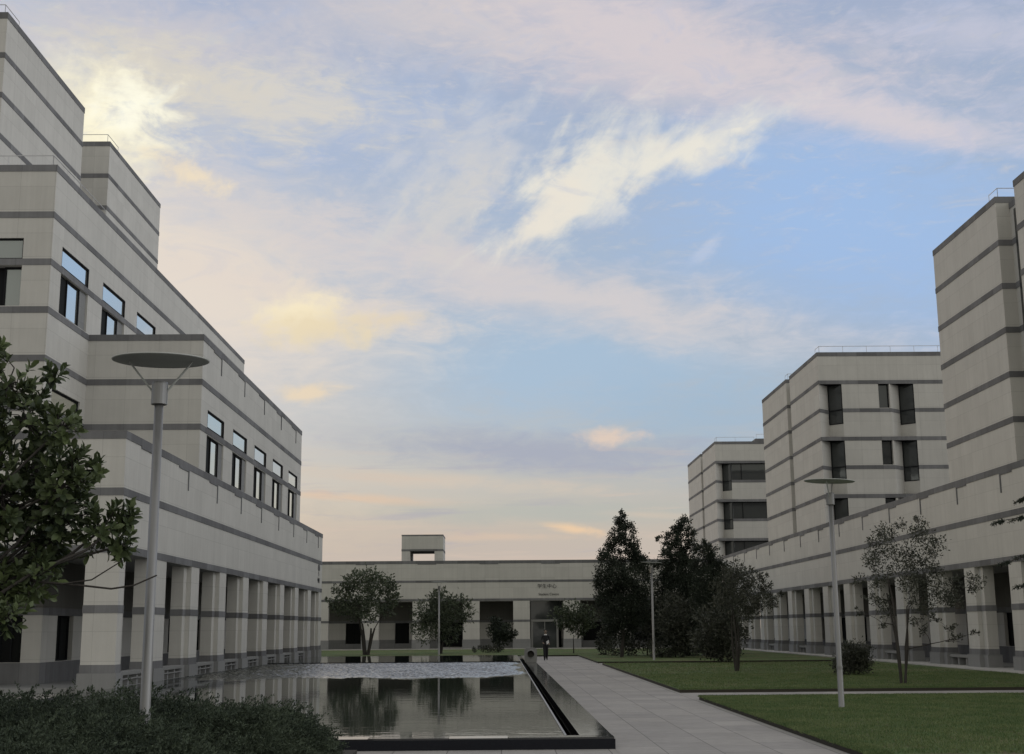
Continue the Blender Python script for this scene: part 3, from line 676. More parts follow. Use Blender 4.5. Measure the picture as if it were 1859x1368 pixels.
# ------------------------------------------------------------------ benches and small furniture
def bench(name, loc, L, W=.42, H=.45, base=.16, railing=True):
    e_ = empty(name, loc); s_ = MB(); s_.box(-W/2, W/2, 0, L, H-.12, H); s_.build('seat', M['bench'], e_, bevel=.01)
    for f_ in (.04, .36, .68, .96):
        yv = L*f_; l_ = MB(); l_.box(-W/2+.06, W/2-.06, yv-.08, yv+.08, base-loc[2], H-.121); l_.build('leg', M['plinth'], e_)
    if railing: r_ = MB(); r_.box(W/2-.05, W/2-.01, .05, L-.05, .2, .235); r_.build('stretcher', M['plinth'], e_)
    return e_
for k in range(8):
    o = bench('stone_bench', (-12.05, 40.98+5.03*k, .16), 3.0 if k else 4.5-1.3, railing=True)
    if k == 0: pass
    ords = ['nearest', 'second', 'third', 'fourth', 'fifth', 'sixth', 'seventh', 'eighth']
    tag(o, f'long grey stone bench between left arcade columns, {ords[k]} bay from the front', 'bench', 'benches between the left arcade columns')
for j, k in enumerate((1, 3, 5, 7, 9, 11)):
    y0 = 51.25+4.985*k-.02
    ords = ['nearest', 'second nearest', 'third nearest', 'fourth nearest', 'fifth nearest', 'farthest']
    o = bench('stone_bench', (20.55, y0, .1), 3.15, base=.1, railing=False)
    tag(o, f'pale stone bench between right arcade columns, {ords[j]} of the row', 'bench', 'benches between the right arcade columns')
e_ = empty('upright_block', (20.9, 52.0, .1)); tag(e_, 'slim upright grey post block standing between right arcade columns', 'bin')  # upright of unclear use, built as a plain block
b = MB(); b.box(-.14, .14, -.16, .16, 0, .86); b.build('upright_body', M['alu'], e_, bevel=.01); b = MB(); b.box(-.16, .16, -.18, .18, .86, .9); b.build('top_slab', M['bench'], e_)
b = MB(); b.box(.142, .4, -.14, .14, 0, .8); b.build('side_panel', M['frame'], e_)

# ------------------------------------------------------------------ lamps
def lamp(loc, H=5.12, pole=.06, zbase=0):
    e_ = empty('street_lamp', loc)
    p = MB(); p.lathe([(pole*1.25, 0), (pole*1.25, .02), (pole*1.06, .03), (pole*1.06, .95), (pole, .96), (pole*.86, H-.50), (0, H-.50)], n=20); p.build('pole', M['steel'], e_, True)
    c = MB(); c.lathe([(pole*.8, H-.52), (.09, H-.52), (.094, H-.515), (.094, H-.27), (.088, H-.25), (0, H-.25)], n=20); c.build('lamp_head', M['steel'], e_)
    bm = MB(); bm.lathe([(pole*1.15, .86), (pole*1.15, .93), (pole, .935)], n=16); bm.build('collar', M['steel'], e_)
    for k in range(2):
        a_ = rad(180*k+4)
        s_ = MB(); s_.tube((.085*math.cos(a_), .085*math.sin(a_), H-.36), (.37*math.cos(a_), .37*math.sin(a_), H+.0), .013, .013, 6); s_.build('strut', M['disc'], e_)
    d = MB(); d.lathe([(0, 0), (.55, .006), (.565, .012), (.565, .02), (.55, .026), (.3, .04), (0, .045)], n=48); dd = d.build('disc_reflector', M['disc'], e_); dd.location = (0, 0, H); dd.rotation_euler = (rad(2.6), 0, 0)
    for p_ in dd.data.polygons: p_.use_smooth = True
    return e_
L0 = lamp((-4.03, 15.0, 0), 5.0)
tag(L0, 'tall grey steel lamp with saucer disc rising from the juniper bed', 'lamp', 'disc street lamps')
for loc, lab in (((7.46, 28.9, .05), 'grey steel disc lamp on the near right lawn in front of the towers'), ((8.36, 71.6, .05), 'slender disc lamp on the far lawn beside the tall conifer'),
                 ((-4.3, 91.0, .05), 'distant disc lamp behind the pool in front of the low far building')):
    o = copy_tree(L0); o.location = loc; tag(o, lab); o.rotation_euler = (0, 0, rad(62))
    if loc[1] > 70 and loc[0] > 0: o.scale = (1, 1, 1.06)

# ------------------------------------------------------------------ vegetation
def leaves_mesh(name, P, D, Nn, L, Wd, m, parent, fold=.15, tip=.35):
    """P base points, D directions, Nn normals (unit arrays), L length, Wd width arrays -> two-triangle pointed leaves"""
    n = len(P); side = np.cross(D, Nn); side /= np.linalg.norm(side, axis=1)[:, None]+1e-9
    L = L[:, None]; Wd = Wd[:, None]
    v = np.empty((n, 4, 3)); v[:, 0] = P; v[:, 1] = P+D*L*.55+side*Wd*.5+Nn*L*fold; v[:, 2] = P+D*L; v[:, 3] = P+D*L*.55-side*Wd*.5+Nn*L*fold
    me = bpy.data.meshes.new(name); me.vertices.add(4*n); me.vertices.foreach_set('co', v.ravel())
    idx = np.arange(4*n).reshape(n, 4); tri = np.stack([idx[:, [0, 1, 2]], idx[:, [0, 2, 3]]], 1).reshape(-1)
    me.loops.add(6*n); me.loops.foreach_set('vertex_index', tri)
    me.polygons.add(2*n); me.polygons.foreach_set('loop_start', np.arange(0, 6*n, 3)); me.polygons.foreach_set('loop_total', np.full(2*n, 3))
    me.update(); me.validate(); me.materials.append(m)
    o = bpy.data.objects.new(name, me); COL.objects.link(o); o.parent = parent; return o
def unit(a): return a/(np.linalg.norm(a, axis=1)[:, None]+1e-9)
def sphere_pts(n): return unit(rng.normal(size=(n, 3)))
def limb(mb, pts, r0, r1, n=7):
    for i in range(len(pts)-1):
        a, c = i/(len(pts)-1), (i+1)/(len(pts)-1)
        mb.tube(pts[i], pts[i+1], r0+(r1-r0)*a, r0+(r1-r0)*c, n, caps=False)
def curve(p0, p1, k=5, bend=.1, sag=0):
    p0 = np.array(p0, float); p1 = np.array(p1, float); L = np.linalg.norm(p1-p0); o = rng.normal(size=3)*bend*L
    return [tuple(p0+(p1-p0)*t+o*math.sin(math.pi*t)*.5+np.array((0, 0, sag*L*math.sin(math.pi*t)))+rng.normal(size=3)*bend*L*.08*(0 < t < 1)) for t in np.linspace(0, 1, k)]
def tree(name, base, Yc, blobs, m, label, cat='tree', leaf=.09, dens=900, stems=1, trunk_r=.09, fork=1.0, ydepth=1.0, group=None, gap=.55, zoff=0, twig=.6, droop=0, shell=.45, clump=14, trunk_name='trunk', lw=.5, twigs_n=2, spread=1.0, rs=1.0):
    e_ = empty(name, (base[0], base[1], base[2])); tag(e_, label, cat, group)
    blobs = [(q[0], q[1], q[2]*rs) for q in blobs]; bx, by, bz = base; xc = np.mean([q[0] for q in blobs]); hw = max(abs(q[0]-xc) for q in blobs)+.1
    T_ = MB(); top = max(q[2-1] for q in blobs); A = []
    forks = []; NODES = []
    for s_ in range(stems):
        ang = 2*math.pi*s_/max(1, stems)+.6; sp = (.05+.012*stems)*(stems > 1)*spread
        b0 = (sp*.5*math.cos(ang), sp*.5*math.sin(ang), -.1); t0 = (sp*(1.4+.5*fork)*math.cos(ang), sp*(1.4+.5*fork)*math.sin(ang), fork*(.85+.15*(s_ % 3)))
        cv_ = curve(b0, t0, 7, .05); limb(T_, cv_, trunk_r, trunk_r*.5, 9); forks.append(t0)
        NODES += [(cv_[k_], trunk_r*(1-.5*k_/6)) for k_ in range(2, 7)]
    Pl, Dl = [], []
    for (x, z, r) in sorted(blobs, key=lambda q: q[1]):
        dy = rng.uniform(-1, 1)*ydepth*math.sqrt(max(.05, 1-((x-xc)/(hw+.01))**2))*.8
        c = np.array((x-bx, Yc-by+dy, z+zoff-bz))
        nd = min(NODES, key=lambda q: math.dist(q[0], c)+(1.5*max(0, q[0][2]-c[2]+.15))+rng.uniform(0, .12)); f_ = nd[0]
        rr = nd[1]*rng.uniform(.55, .8); pts_ = curve(f_, tuple(c), 6, .10, .03); r1_ = max(rr*.5, trunk_r*.14)
        limb(T_, pts_, rr, r1_, 6); NODES += [(pts_[k_], rr+(r1_-rr)*k_/5) for k_ in (2, 3, 4, 5)]
        for q in range(twigs_n): limb(T_, curve(tuple(c*.75+np.array(f_)*.25), tuple(c+sphere_pts(1)[0]*r*1.0), 5, .15), max(rr*.35, .008), .004, 4)
        n = int(dens*r*r/(leaf/.09)**2*1.0)+20; nc = max(3, n//clump)
        cc = sphere_pts(nc)*(r*(shell+(1-shell)*rng.random(nc)**.5))[:, None]
        cc[:, 2] *= .85; cc += c; k = rng.integers(0, nc, n)
        p = cc[k]+rng.normal(size=(n, 3))*r*.16*gap*2
        d = unit(p-c+rng.normal(size=(n, 3))*r*.8+np.array((0, 0, .25*r-droop*r)))
        Pl.append(p); Dl.append(d)
    P = np.concatenate(Pl); D = np.concatenate(Dl); N_ = unit(np.cross(D, sphere_pts(len(P)))+np.array((0, 0, .35)))
    L = leaf*rng.uniform(.7, 1.4, len(P)); T_.build(trunk_name, M['bark'], e_, True)
    leaves_mesh('crown', P, D, N_, L, L*lw, m, e_)
    return e_

# left: big magnolia beside the camera, its trunk just outside the view
mag_b = [(-5.05, 4.71, .12), (-4.59, 4.52, .11), (-4.94, 4.34, .31), (-4.8, 3.99, .42), (-4.37, 3.9, .25), (-4.74, 3.48, .5), (-4.15, 3.48, .28), (-3.93, 3.5, .12), (-4.43, 3.03, .39), (-3.9, 2.89, .33), (-3.66, 3.0, .16), (-3.67, 2.72, .17), (-4.86, 2.76, .44), (-5.0, 3.2, .5), (-4.88, 2.32, .33), (-4.73, 2.0, .22), (-4.59, 2.37, .25), (-5.45, 3.99, .51), (-5.55, 3.21, .61), (-5.44, 2.43, .55), (-6.2, 3.4, .7), (-6.3, 4.2, .6), (-6.9, 3.3, .6), (-6.2, 2.7, .6), (-4.35, 3.3, .3), (-4.6, 2.75, .3), (-5.2, 4.55, .25)]
mg = empty('magnolia_tree', (-6.3, 13.2, 0)); tag(mg, 'leafy magnolia with large glossy leaves filling the left edge', 'tree')
T_ = MB(); limb(T_, curve((0, 0, 0), (.05, 0, 1.7), 6, .03), .13, .1, 12); P, D, NN, LL = [], [], [], []
for (x, z, r) in mag_b:
    c = np.array((x+6.3-.1-(.13 if x > -4.3 else 0), rng.uniform(-.5, .5), z)); r *= .9; rr = rng.uniform(.02, .035); st = np.array((.05, 0, min(1.7+rng.random()*.4, z-.3)))
    limb(T_, curve(tuple(st), tuple(c), 7, .12, -.04), rr, .012, 6)
    nr = int(50*r*r/.16)+4
    for q in range(nr):
        dd = sphere_pts(1)[0]; tip = c+dd*r*(.35+.65*rng.random()**.5); ax = unit((dd+np.array((.1, -.1, .55)))[None])[0]
        if rng.random() < .5: limb(T_, [tuple(c), tuple((c+tip)/2+rng.normal(size=3)*.03), tuple(tip)], .009, .004, 4)
        a1 = np.cross(ax, (0, 0, 1.)); a1 /= np.linalg.norm(a1)+1e-9; a2 = np.cross(ax, a1); nl = int(rng.integers(6, 10)); ph = rng.random()*6.28
        for k in range(nl):
            t = ph+k*2.4; rad_ = a1*math.cos(t)+a2*math.sin(t); sp = .35+.75*(k/nl); d_ = ax*(1.15-sp*.75)+rad_*sp; d_ /= np.linalg.norm(d_)
            n_ = ax-d_*np.dot(ax, d_); n_ /= np.linalg.norm(n_)+1e-9
            P.append(tip-ax*.012*k); D.append(d_); NN.append(n_); LL.append(rng.uniform(.08, .145))
T_.tube(( .05, 0, 1.7), (.1, 0, 1.75), .1, .03, 8)
# two bare low twigs that cross in front of the first pilaster
limb(T_, [(1.6, -.1, 2.35), (2.15, -.15, 2.30), (2.4, -.15, 2.27), (2.62, -.15, 2.30), (2.85, -.15, 2.40)], .012, .008, 5); limb(T_, [(1.9, -.15, 2.32), (2.2, -.15, 2.36), (2.5, -.15, 2.55)], .009, .006, 5)
T_.build('trunk', M['bark'], mg, True)
P = np.array(P); D = np.array(D); NN = np.array(NN); LL = np.array(LL)
# broad 6-sided leaves
def broad_leaves(name, P, D, Nn, L, Wd, m, parent):
    n = len(P); side = np.cross(D, Nn); side = unit(side); L = L[:, None]; Wd = Wd[:, None]; curl = Nn*L
    v = np.empty((n, 8, 3))
    v[:, 0] = P; v[:, 1] = P+D*L*.35+side*Wd*.38+curl*.05; v[:, 2] = P+D*L*.72+side*Wd*.42+curl*.03; v[:, 3] = P+D*L-curl*.12
    v[:, 4] = P+D*L*.72-side*Wd*.42+curl*.03; v[:, 5] = P+D*L*.35-side*Wd*.38+curl*.05; v[:, 6] = P+D*L*.38-curl*.03; v[:, 7] = P+D*L*.72-curl*.05
    base_ = (np.arange(n)*8)[:, None, None]
    q = np.array([[0, 1, 6, 6], [1, 2, 7, 6], [2, 3, 7, 7], [3, 4, 7, 7], [4, 5, 6, 7], [5, 0, 6, 6]])
    fs = []
    for i in range(n):
        o_ = 8*i; fs += [(o_, o_+1, o_+6), (o_+1, o_+2, o_+7, o_+6), (o_+2, o_+3, o_+7), (o_+3, o_+4, o_+7), (o_+4, o_+5, o_+6, o_+7), (o_+5, o_, o_+6)]
    me = bpy.data.meshes.new(name); me.from_pydata(v.reshape(-1, 3).tolist(), [], fs); me.materials.append(m); me.polygons.foreach_set('use_smooth', [True]*len(fs)); me.update()
    o = bpy.data.objects.new(name, me); COL.objects.link(o); o.parent = parent; return o
broad_leaves('crown', P, D, NN, LL, LL*.52, M['mag'], mg)

# spreading junipers in the bed
def juniper(cx, cy, rx, ry, H, label, n, seed):
    e_ = empty('spreading_juniper', (cx, cy, .05)); tag(e_, label, 'shrub', 'spreading junipers in the bed')
    r = np.random.default_rng(seed)
    ph = r.random(6)*6.28
    def hf(x, y):
        q = (x/rx)**2+(y/ry)**2; h = H*np.clip(1-q**2.2, 0, 1)**.45
        b_ = .09*np.sin(x*3.1+ph[0])*np.cos(y*2.7+ph[1])+.07*np.sin(x*6.3+y*2+ph[2])*np.sin(y*5.9+ph[3])+.04*np.sin(x*13+ph[4])*np.sin(y*12+ph[5])
        return np.clip(h*(1+b_*2.1/H*.8), 0, 9)
    # woody core surface
    c = MB(); G = 40; xs = np.linspace(-rx, rx, G); ys = np.linspace(-ry, ry, G)
    Zg = np.array([[float(hf(a, b_))*.8-.06 for b_ in ys] for a in xs])
    for i in range(G-1):
        for j in range(G-1):
            c.quad(*[(float(xs[a]), float(ys[b_]), float(Zg[a, b_])) for a, b_ in ((i, j), (i+1, j), (i+1, j+1), (i, j+1))])
    c.build('inner_branches', M['conifer'], e_, True)
    # plumes: each plume is an arching spray of small needles
    npl = n//30; x = r.uniform(-rx, rx, npl*2); y = r.uniform(-ry, ry, npl*2); k = (x/rx)**2+(y/ry)**2 < 1; x = x[k]; y = y[k]; npl = len(x)
    z = hf(x, y)*(1-.5*r.random(npl)**2)-.03
    out = np.stack([x/rx, y/ry, np.full(npl, .32)], 1)+r.normal(size=(npl, 3))*.45; out = out/np.linalg.norm(out, axis=1)[:, None]
    K = 30; t = np.linspace(0, 1, K)[None, :, None]; Lp = r.uniform(.16, .46, npl)[:, None, None]
    P = np.stack([x, y, z], 1)[:, None, :]+out[:, None, :]*t*Lp+np.array((0, 0, -.13))*t**2+r.normal(size=(npl, K, 3))*.010*(1.3-t)
    D = out[:, None, :]*1.0+r.normal(size=(npl, K, 3))*.5; P = P.reshape(-1, 3); D = unit(D.reshape(-1, 3)); Nn = unit(np.cross(D, r.normal(size=D.shape)))
    L = r.uniform(.022, .05, len(P)); leaves_mesh('foliage', P, D, Nn, L, L*.42, M['juniper'], e_)
    return e_
juniper(-7.6, 14.6, 2.6, 5.0, .92, 'large dark spreading juniper filling the bottom left corner of the view', 260000, 1)
juniper(-5.0, 15.4, 1.9, 4.3, .82, 'middle spreading juniper of the bed, behind and left of the lamp pole', 200000, 2)
juniper(-3.5, 16.2, 1.25, 3.4, .64, 'rightmost spreading juniper, beside the near rim of the pool', 160000, 3)
juniper(-4.4, 12.0, 2.0, 2.6, .74, 'front spreading juniper at the bottom edge of the view', 120000, 4)

tree('multi_stem_tree', (-9.43, 92, .05), 92, [(-9.5, 5.39, 0.86), (-10.48, 5.2, 0.78), (-8.53, 5.19, 0.86), (-11.32, 4.71, 0.54), (-7.74, 4.79, 0.55), (-10.07, 4.24, 1.17), (-8.51, 4.03, 1.09), (-11.23, 3.67, 0.85), (-11.81, 3.79, 0.47), (-7.54, 3.83, 0.47), (-10.44, 3.28, 0.97), (-9.08, 3.08, 0.8), (-8.11, 3.07, 0.5)],
     M['broad2'], 'round-crowned tree with several spreading stems beyond the pool on the left', leaf=.2, dens=2600, stems=4, trunk_r=.12, fork=2.2, ydepth=2, spread=2.6)
tree('bushy_tree', (-4.36, 95, .05), 95, [(-4.37, 3.48, 1.12), (-5.37, 3.09, 0.96), (-3.17, 3.15, 1.04), (-4.57, 4.07, 0.56), (-2.56, 2.99, 0.56), (-5.89, 2.5, 0.56), (-4.77, 2.3, 1.12), (-3.49, 2.29, 0.96), (-5.36, 1.52, 0.8), (-3.88, 1.31, 0.64), (-5.97, 1.91, 0.48), (-4.13, 4.4, 0.3), (-4.9, 4.35, 0.25)],
     M['broad2'], 'dense bushy tree behind the distant lamp beyond the pool', leaf=.24, dens=3600, stems=5, trunk_r=.06, fork=.9, ydepth=1.4, lw=.28)
tree('small_pine', (-.18, 100, .05), 100, [(-0.46, 2.49, 0.38), (-0.26, 1.87, 0.67), (0.38, 1.74, 0.59), (0.88, 1.37, 0.38), (-0.05, 1.12, 0.59), (-0.55, 1.46, 0.42), (0.54, 0.96, 0.38), (-.1, .55, .35)],
     M['conifer'], 'small ragged dark pine in front of the far building, left of the door', leaf=.16, dens=4200, trunk_r=.05, fork=.5, ydepth=.7)
tree('umbrella_tree', (5.15, 93, .05), 93, [(5.15, 2.91, 0.87), (4.36, 2.6, 0.71), (6.01, 2.67, 0.79), (5.46, 2.29, 0.86), (4.75, 2.14, 0.47), (6.4, 2.2, 0.47), (5.72, 1.82, 0.55)],
     M['broad2'], 'small umbrella-shaped tree on a thin trunk right of the far door', leaf=.2, dens=3000, trunk_r=.05, fork=1.3, ydepth=.9)
c1 = [(7.62, 8.81, 0.21), (7.65, 8.37, 0.41), (7.4, 8.03, 0.27), (7.91, 7.78, 0.41), (7.25, 7.45, 0.41), (7.65, 7.17, 0.41), (8.09, 7.0, 0.41), (6.96, 7.01, 0.31), (6.65, 6.5, 0.44), (8.18, 6.49, 0.41), (8.52, 6.15, 0.38), (7.57, 6.5, 0.2), (6.53, 5.89, 0.48), (7.28, 5.75, 0.41), (8.23, 5.75, 0.48), (8.78, 5.81, 0.41), (6.45, 5.15, 0.54), (7.19, 4.98, 0.61), (8.04, 4.87, 0.61), (8.83, 5.14, 0.51), (6.33, 4.48, 0.48), (7.0, 4.21, 0.68), (7.85, 3.97, 0.68), (8.6, 4.3, 0.61), (6.65, 3.48, 0.68), (7.49, 3.14, 0.75), (8.34, 3.3, 0.61), (6.96, 2.47, 0.68), (7.87, 2.3, 0.68), (7.45, 1.64, 0.61), (8.49, 2.46, 0.47), (6.78, 1.81, 0.41)]
c2 = [(11.71, 8.5, 0.35), (11.59, 8.05, 0.42), (11.23, 7.81, 0.32), (12.0, 7.7, 0.32), (11.01, 7.46, 0.42), (11.63, 7.28, 0.42), (12.12, 7.1, 0.35), (10.74, 6.87, 0.35), (11.12, 6.59, 0.49), (11.78, 6.51, 0.42), (10.62, 6.18, 0.42), (11.31, 5.89, 0.56), (12.11, 5.96, 0.42), (10.35, 5.55, 0.49), (11.04, 5.2, 0.7), (11.98, 5.2, 0.63), (10.32, 4.59, 0.56), (11.26, 4.34, 0.77), (12.17, 4.44, 0.7), (10.29, 3.66, 0.63), (11.15, 3.31, 0.83), (12.2, 3.31, 0.77), (10.44, 2.64, 0.62), (11.47, 2.29, 0.83), (12.51, 2.45, 0.69), (10.58, 1.61, 0.62), (11.61, 1.27, 0.83), (12.65, 1.43, 0.69), (10.79, 0.77, 0.48), (12.1, 0.69, 0.55), (9.9, 7.35, .12), (10.15, 7.42, .12), (9.6, 5.75, .1), (9.95, 5.8, .12)]
c3 = [(11.91, 6.55, 0.33), (11.67, 6.23, 0.26), (12.38, 6.23, 0.32), (12.05, 5.84, 0.39), (12.69, 5.74, 0.32), (11.77, 5.43, 0.45), (12.51, 5.26, 0.45), (13.15, 5.1, 0.45), (12.16, 4.62, 0.65), (12.96, 4.36, 0.65), (11.97, 3.67, 0.77), (12.93, 3.5, 0.71), (12.09, 2.56, 0.77), (13.05, 2.55, 0.64), (12.21, 1.61, 0.71), (13.11, 1.61, 0.58), (12.5, 0.89, 0.45)]
tree('juniper_tree', (7.35, 80, .05), 80, c1, M['conifer'], 'tall pointed dark juniper on the far lawn just right of the path', leaf=.10, dens=4800, rs=1.03, trunk_r=.12, fork=4.5, ydepth=.9, gap=.8, shell=.5, clump=45, lw=.7)
tree('juniper_tree', (11.74, 82, .05), 82, c2, M['conifer'], 'tall knobbly-topped dark conifer left of the right building towers', leaf=.10, dens=4800, rs=1.03, trunk_r=.13, fork=4.5, ydepth=1.0, gap=.8, shell=.5, clump=45, lw=.7)
tree('juniper_tree', (12.4, 76, .05), 76, c3, M['conifer'], 'shorter dark conifer in front of the farthest tower foot', leaf=.10, dens=4800, rs=1.03, trunk_r=.1, fork=3, ydepth=1.2, gap=.8, shell=.5, clump=45, lw=.7)
bb_ = [(9.84, 4.11, 0.41), (9.38, 3.89, 0.36), (10.39, 3.77, 0.41), (10.85, 3.88, 0.18), (9.81, 3.44, 0.59), (9.02, 3.45, 0.41), (10.48, 3.32, 0.5), (10.94, 3.43, 0.27), (9.45, 2.89, 0.54), (10.01, 2.77, 0.49), (10.69, 2.88, 0.36), (11.14, 2.88, 0.27), (11.44, 3.1, 0.14), (9.0, 2.78, 0.31), (9.77, 2.4, 0.36), (10.38, 2.48, 0.27)]
tree('crape_myrtle', (9.51, 52.95, .05), 52.95, bb_, M['broad'], 'dark multi-stemmed tree with round crown on the lawn in front of the conifers', leaf=.09, dens=2100, stems=4, rs=1.1, trunk_r=.055, fork=2.3, spread=.6, ydepth=1.0)
rb = [(12.43, 4.74, 0.28), (11.99, 4.66, 0.21), (12.96, 4.79, 0.24), (11.71, 4.4, 0.16), (13.2, 4.56, 0.31), (13.53, 4.3, 0.24), (13.78, 4.13, 0.16), (12.13, 4.14, 0.31), (12.74, 4.14, 0.35), (11.69, 3.97, 0.24), (13.3, 3.96, 0.35), (11.5, 3.72, 0.17), (11.92, 3.54, 0.28), (12.61, 3.45, 0.35), (13.3, 3.45, 0.41), (13.82, 3.53, 0.24), (11.72, 3.12, 0.21), (12.75, 3.03, 0.31), (13.44, 3.02, 0.38), (14.05, 3.1, 0.21), (14.74, 3.13, 0.24), (14.85, 3.01, 0.14), (13.07, 2.6, 0.28), (13.58, 2.6, 0.24), (11.44, 2.78, 0.14), (11.15, 2.28, 0.1), (13.55, 2.09, 0.14), (12.04, 2.69, 0.14), (12.85, 1.93, 0.14), (13.86, 1.75, 0.14), (14.1, 1.41, 0.14), (14.62, 1.58, 0.1), (11.8, 2.5, .2), (12.2, 2.2, .18), (13.2, 2.25, .22), (13.9, 2.6, .24), (11.3, 3.3, .16), (14.2, 2.75, .2), (13.0, 1.7, .14), (11.9, 1.9, .12), (12.6, 5.0, .16), (13.0, 5.1, .12)]
tree('crape_myrtle', (12.38, 40.45, .05), 40.45, rb, M['broad'], 'open airy multi-stemmed tree with sparse leaves near the right arcade', leaf=.075, dens=1900, rs=1.08, stems=4, trunk_r=.042, fork=2.8, spread=1.5, ydepth=.9, gap=.8, twigs_n=4)
# smaller trees in the dark group
for x, y_, h_, lab in ((7.0, 87, 2.6, 'slim young dark tree left of the pointed juniper, near the far facade'), (15.2, 88, 4.6, 'dark bushy tree filling the gap before the far right corner'), (13.4, 84, 4.9, 'dark leafy tree between the knobbly conifer and the right arcade'), (10.4, 78, 3.6, 'low dark leafy tree in front of the knobbly conifer'), (11.2, 66.5, 3.2, 'dark leafy tree close behind the multi-stemmed tree on the lawn'), (9.4, 84, 3.8, 'dark bushy tree between the two tall conifers')):
    q_ = .55 if h_ < 3 else 1
    bl = [(x+rng.normal()*.6*q_*(1.2-.7*f_), h_*f_*.95, (.6+.35*rng.random())*q_) for f_ in (.18, .25, .35, .4, .45, .5, .6, .65, .75, .85, .92)]
    tree('bushy_tree', (x, y_, .05), y_, bl, M['broad'], lab, leaf=.16, dens=2600, trunk_r=.06, fork=.8, ydepth=.9)
# clipped round shrub on the right lawn
sh = [(12.9+math.cos(a_)*.45*q, .45+.28*s_, .42) for a_, q, s_ in [(k*1.05, .6+.4*(k % 2), (k % 3)*.8) for k in range(10)]]
tree('round_shrub', (12.9, 48, .05), 48, sh, M['broad'], 'low rounded dark shrub on the lawn behind the near right lamp', 'shrub', leaf=.08, dens=2600, trunk_r=.03, fork=.2, ydepth=.6, shell=.2)
for x, y_, lab in ((9.9, 77.5, 'low dark ground shrub under the tall conifer'), (-1.0, 98, 'low dark shrub at the foot of the small pine')):
    sh = [(x+(k-2)*.35, .3+.1*(k % 2), .32) for k in range(5)]
    tree('round_shrub', (x, y_, .05), y_, sh, M['broad'], lab, 'shrub', leaf=.12, dens=2600, trunk_r=.02, fork=.1, ydepth=.4)

# cedar reaching in from the right edge
cd = empty('cedar_tree', (12.6, 25, 0)); tag(cd, 'cedar at the right edge with only branch tips reaching into view', 'tree')
T_ = MB(); limb(T_, curve((0, 0, 0), (0, 0, 6.5), 8, .01), .16, .04, 12); P, D = [], []
for zc, L_, az_ in [(3.35, 2.72, 180), (4.15, 2.75, 178), (2.9, 2.55, 186), (4.6, 2.2, 170), (3.6, 2.5, 215), (2.4, 2.3, 200), (5.1, 1.8, 190), (5.6, 1.4, 160), (3.1, 2.2, 120), (4.3, 2.1, 90), (2.7, 2.3, 40), (4.0, 2.2, 0), (5.2, 1.6, 60), (3.4, 2.3, 300), (4.8, 1.9, 270), (6.1, .9, 200), (6.2, .8, 20), (4.5, 2.0, 130), (3.8, 2.2, 250), (5.4, 1.5, 310), (5.8, 1.1, 100), (2.9, 2.4, 320), (3.3, 2.3, 70)]:
    dr_ = np.array((math.cos(rad(az_)), math.sin(rad(az_)), 0)); end = dr_*L_+np.array((0, 0, zc-.3))
    pts = curve((0, 0, zc), tuple(end), 8, .04, .06); limb(T_, pts, .035, .008, 6)
    for i in range(1, 8):
        for s_ in (-1, 1):
            p0 = np.array(pts[i]); sd_ = np.array((-dr_[1], dr_[0], 0))*s_; le = .5*(1-i/9)+.16
            for f_ in np.linspace(0, 1, 22):
                q = p0+(dr_*.55+sd_*.75)*le*f_+np.array((0, 0, -.22*le*f_))
                for u in range(5):
                    P.append(q+rng.normal(size=3)*.008); D.append(dr_*.4+sd_*.35+rng.normal(size=3)*.55+np.array((0, 0, -.1)))
T_.build('trunk', M['bark'], cd, True); P = np.array(P); D = unit(np.array(D)); L = rng.uniform(.04, .075, len(P))
leaves_mesh('crown', P, D, unit(np.cross(D, sphere_pts(len(D)))), L, L*.22, M['conifer'], cd)

# grass blades over the lawns (uncountable)
def grass(name, regions, n, h):
    Ps = []
    tot = sum((a[1]-a[0])*(a[3]-a[2]) for a in regions)
    for x0, x1, y0, y1, w_ in regions:
        k = int(n*w_); Ps.append(np.stack([rng.uniform(x0, x1, k), rng.uniform(y0, y1, k), np.full(k, .078)], 1))
    P = np.concatenate(Ps); D = unit(rng.normal(size=(len(P), 3))*.45+np.array((0, 0, 1))); Nn = unit(np.cross(D, sphere_pts(len(P))))
    L = rng.uniform(.5, 1.3, len(P))*h; o = leaves_mesh(name, P, D, Nn, L, L*.3, M['grassblade'], None, fold=.1)
    tag(o, 'short green grass blades covering the lawns', 'grass', kind='stuff'); return o
grass('grass', [(5.13, 13, 18.5, 34.08, .42), (5.13, 18.8, 37.72, 50, .25), (5.08, 5.5, 18.5, 34.08, .08), (5.13, 18.8, 37.70, 38.2, .06), (5.13, 14, 33.6, 34.1, .06), (5.13, 18, 50, 66.2, .13)], 230000, .05)

# ------------------------------------------------------------------ person walking on the path
pe = empty('person', (2.58, 75.5, 0)); tag(pe, 'person in dark suit and light collar walking toward the camera holding pale papers', 'person')
skin = mat('skin', (.24, .18, .14), .6)[0]; suit = mat('dark_suit_cloth', (.008, .009, .011), .85)[0]; shirt = mat('white_cloth', (.7, .7, .7), .7)[0]; hair = mat('black_hair', (.01, .009, .009), .6)[0]
def skinned(name, joints, edges, m, parent, sub=2, mats=None):
    me = bpy.data.meshes.new(name); me.from_pydata([j[0] for j in joints], edges, []); me.materials.append(m)
    o = bpy.data.objects.new(name, me); COL.objects.link(o); o.parent = parent
    sk = o.modifiers.new('skin', 'SKIN'); 
    for i, j in enumerate(joints): me.skin_vertices[0].data[i].radius = (j[1], j[2] if len(j) > 2 else j[1])
    me.skin_vertices[0].data[0].use_root = True
    sb = o.modifiers.new('sub', 'SUBSURF'); sb.levels = sub; sb.render_levels = sub; return o
def ensure_skin(me):
    pass
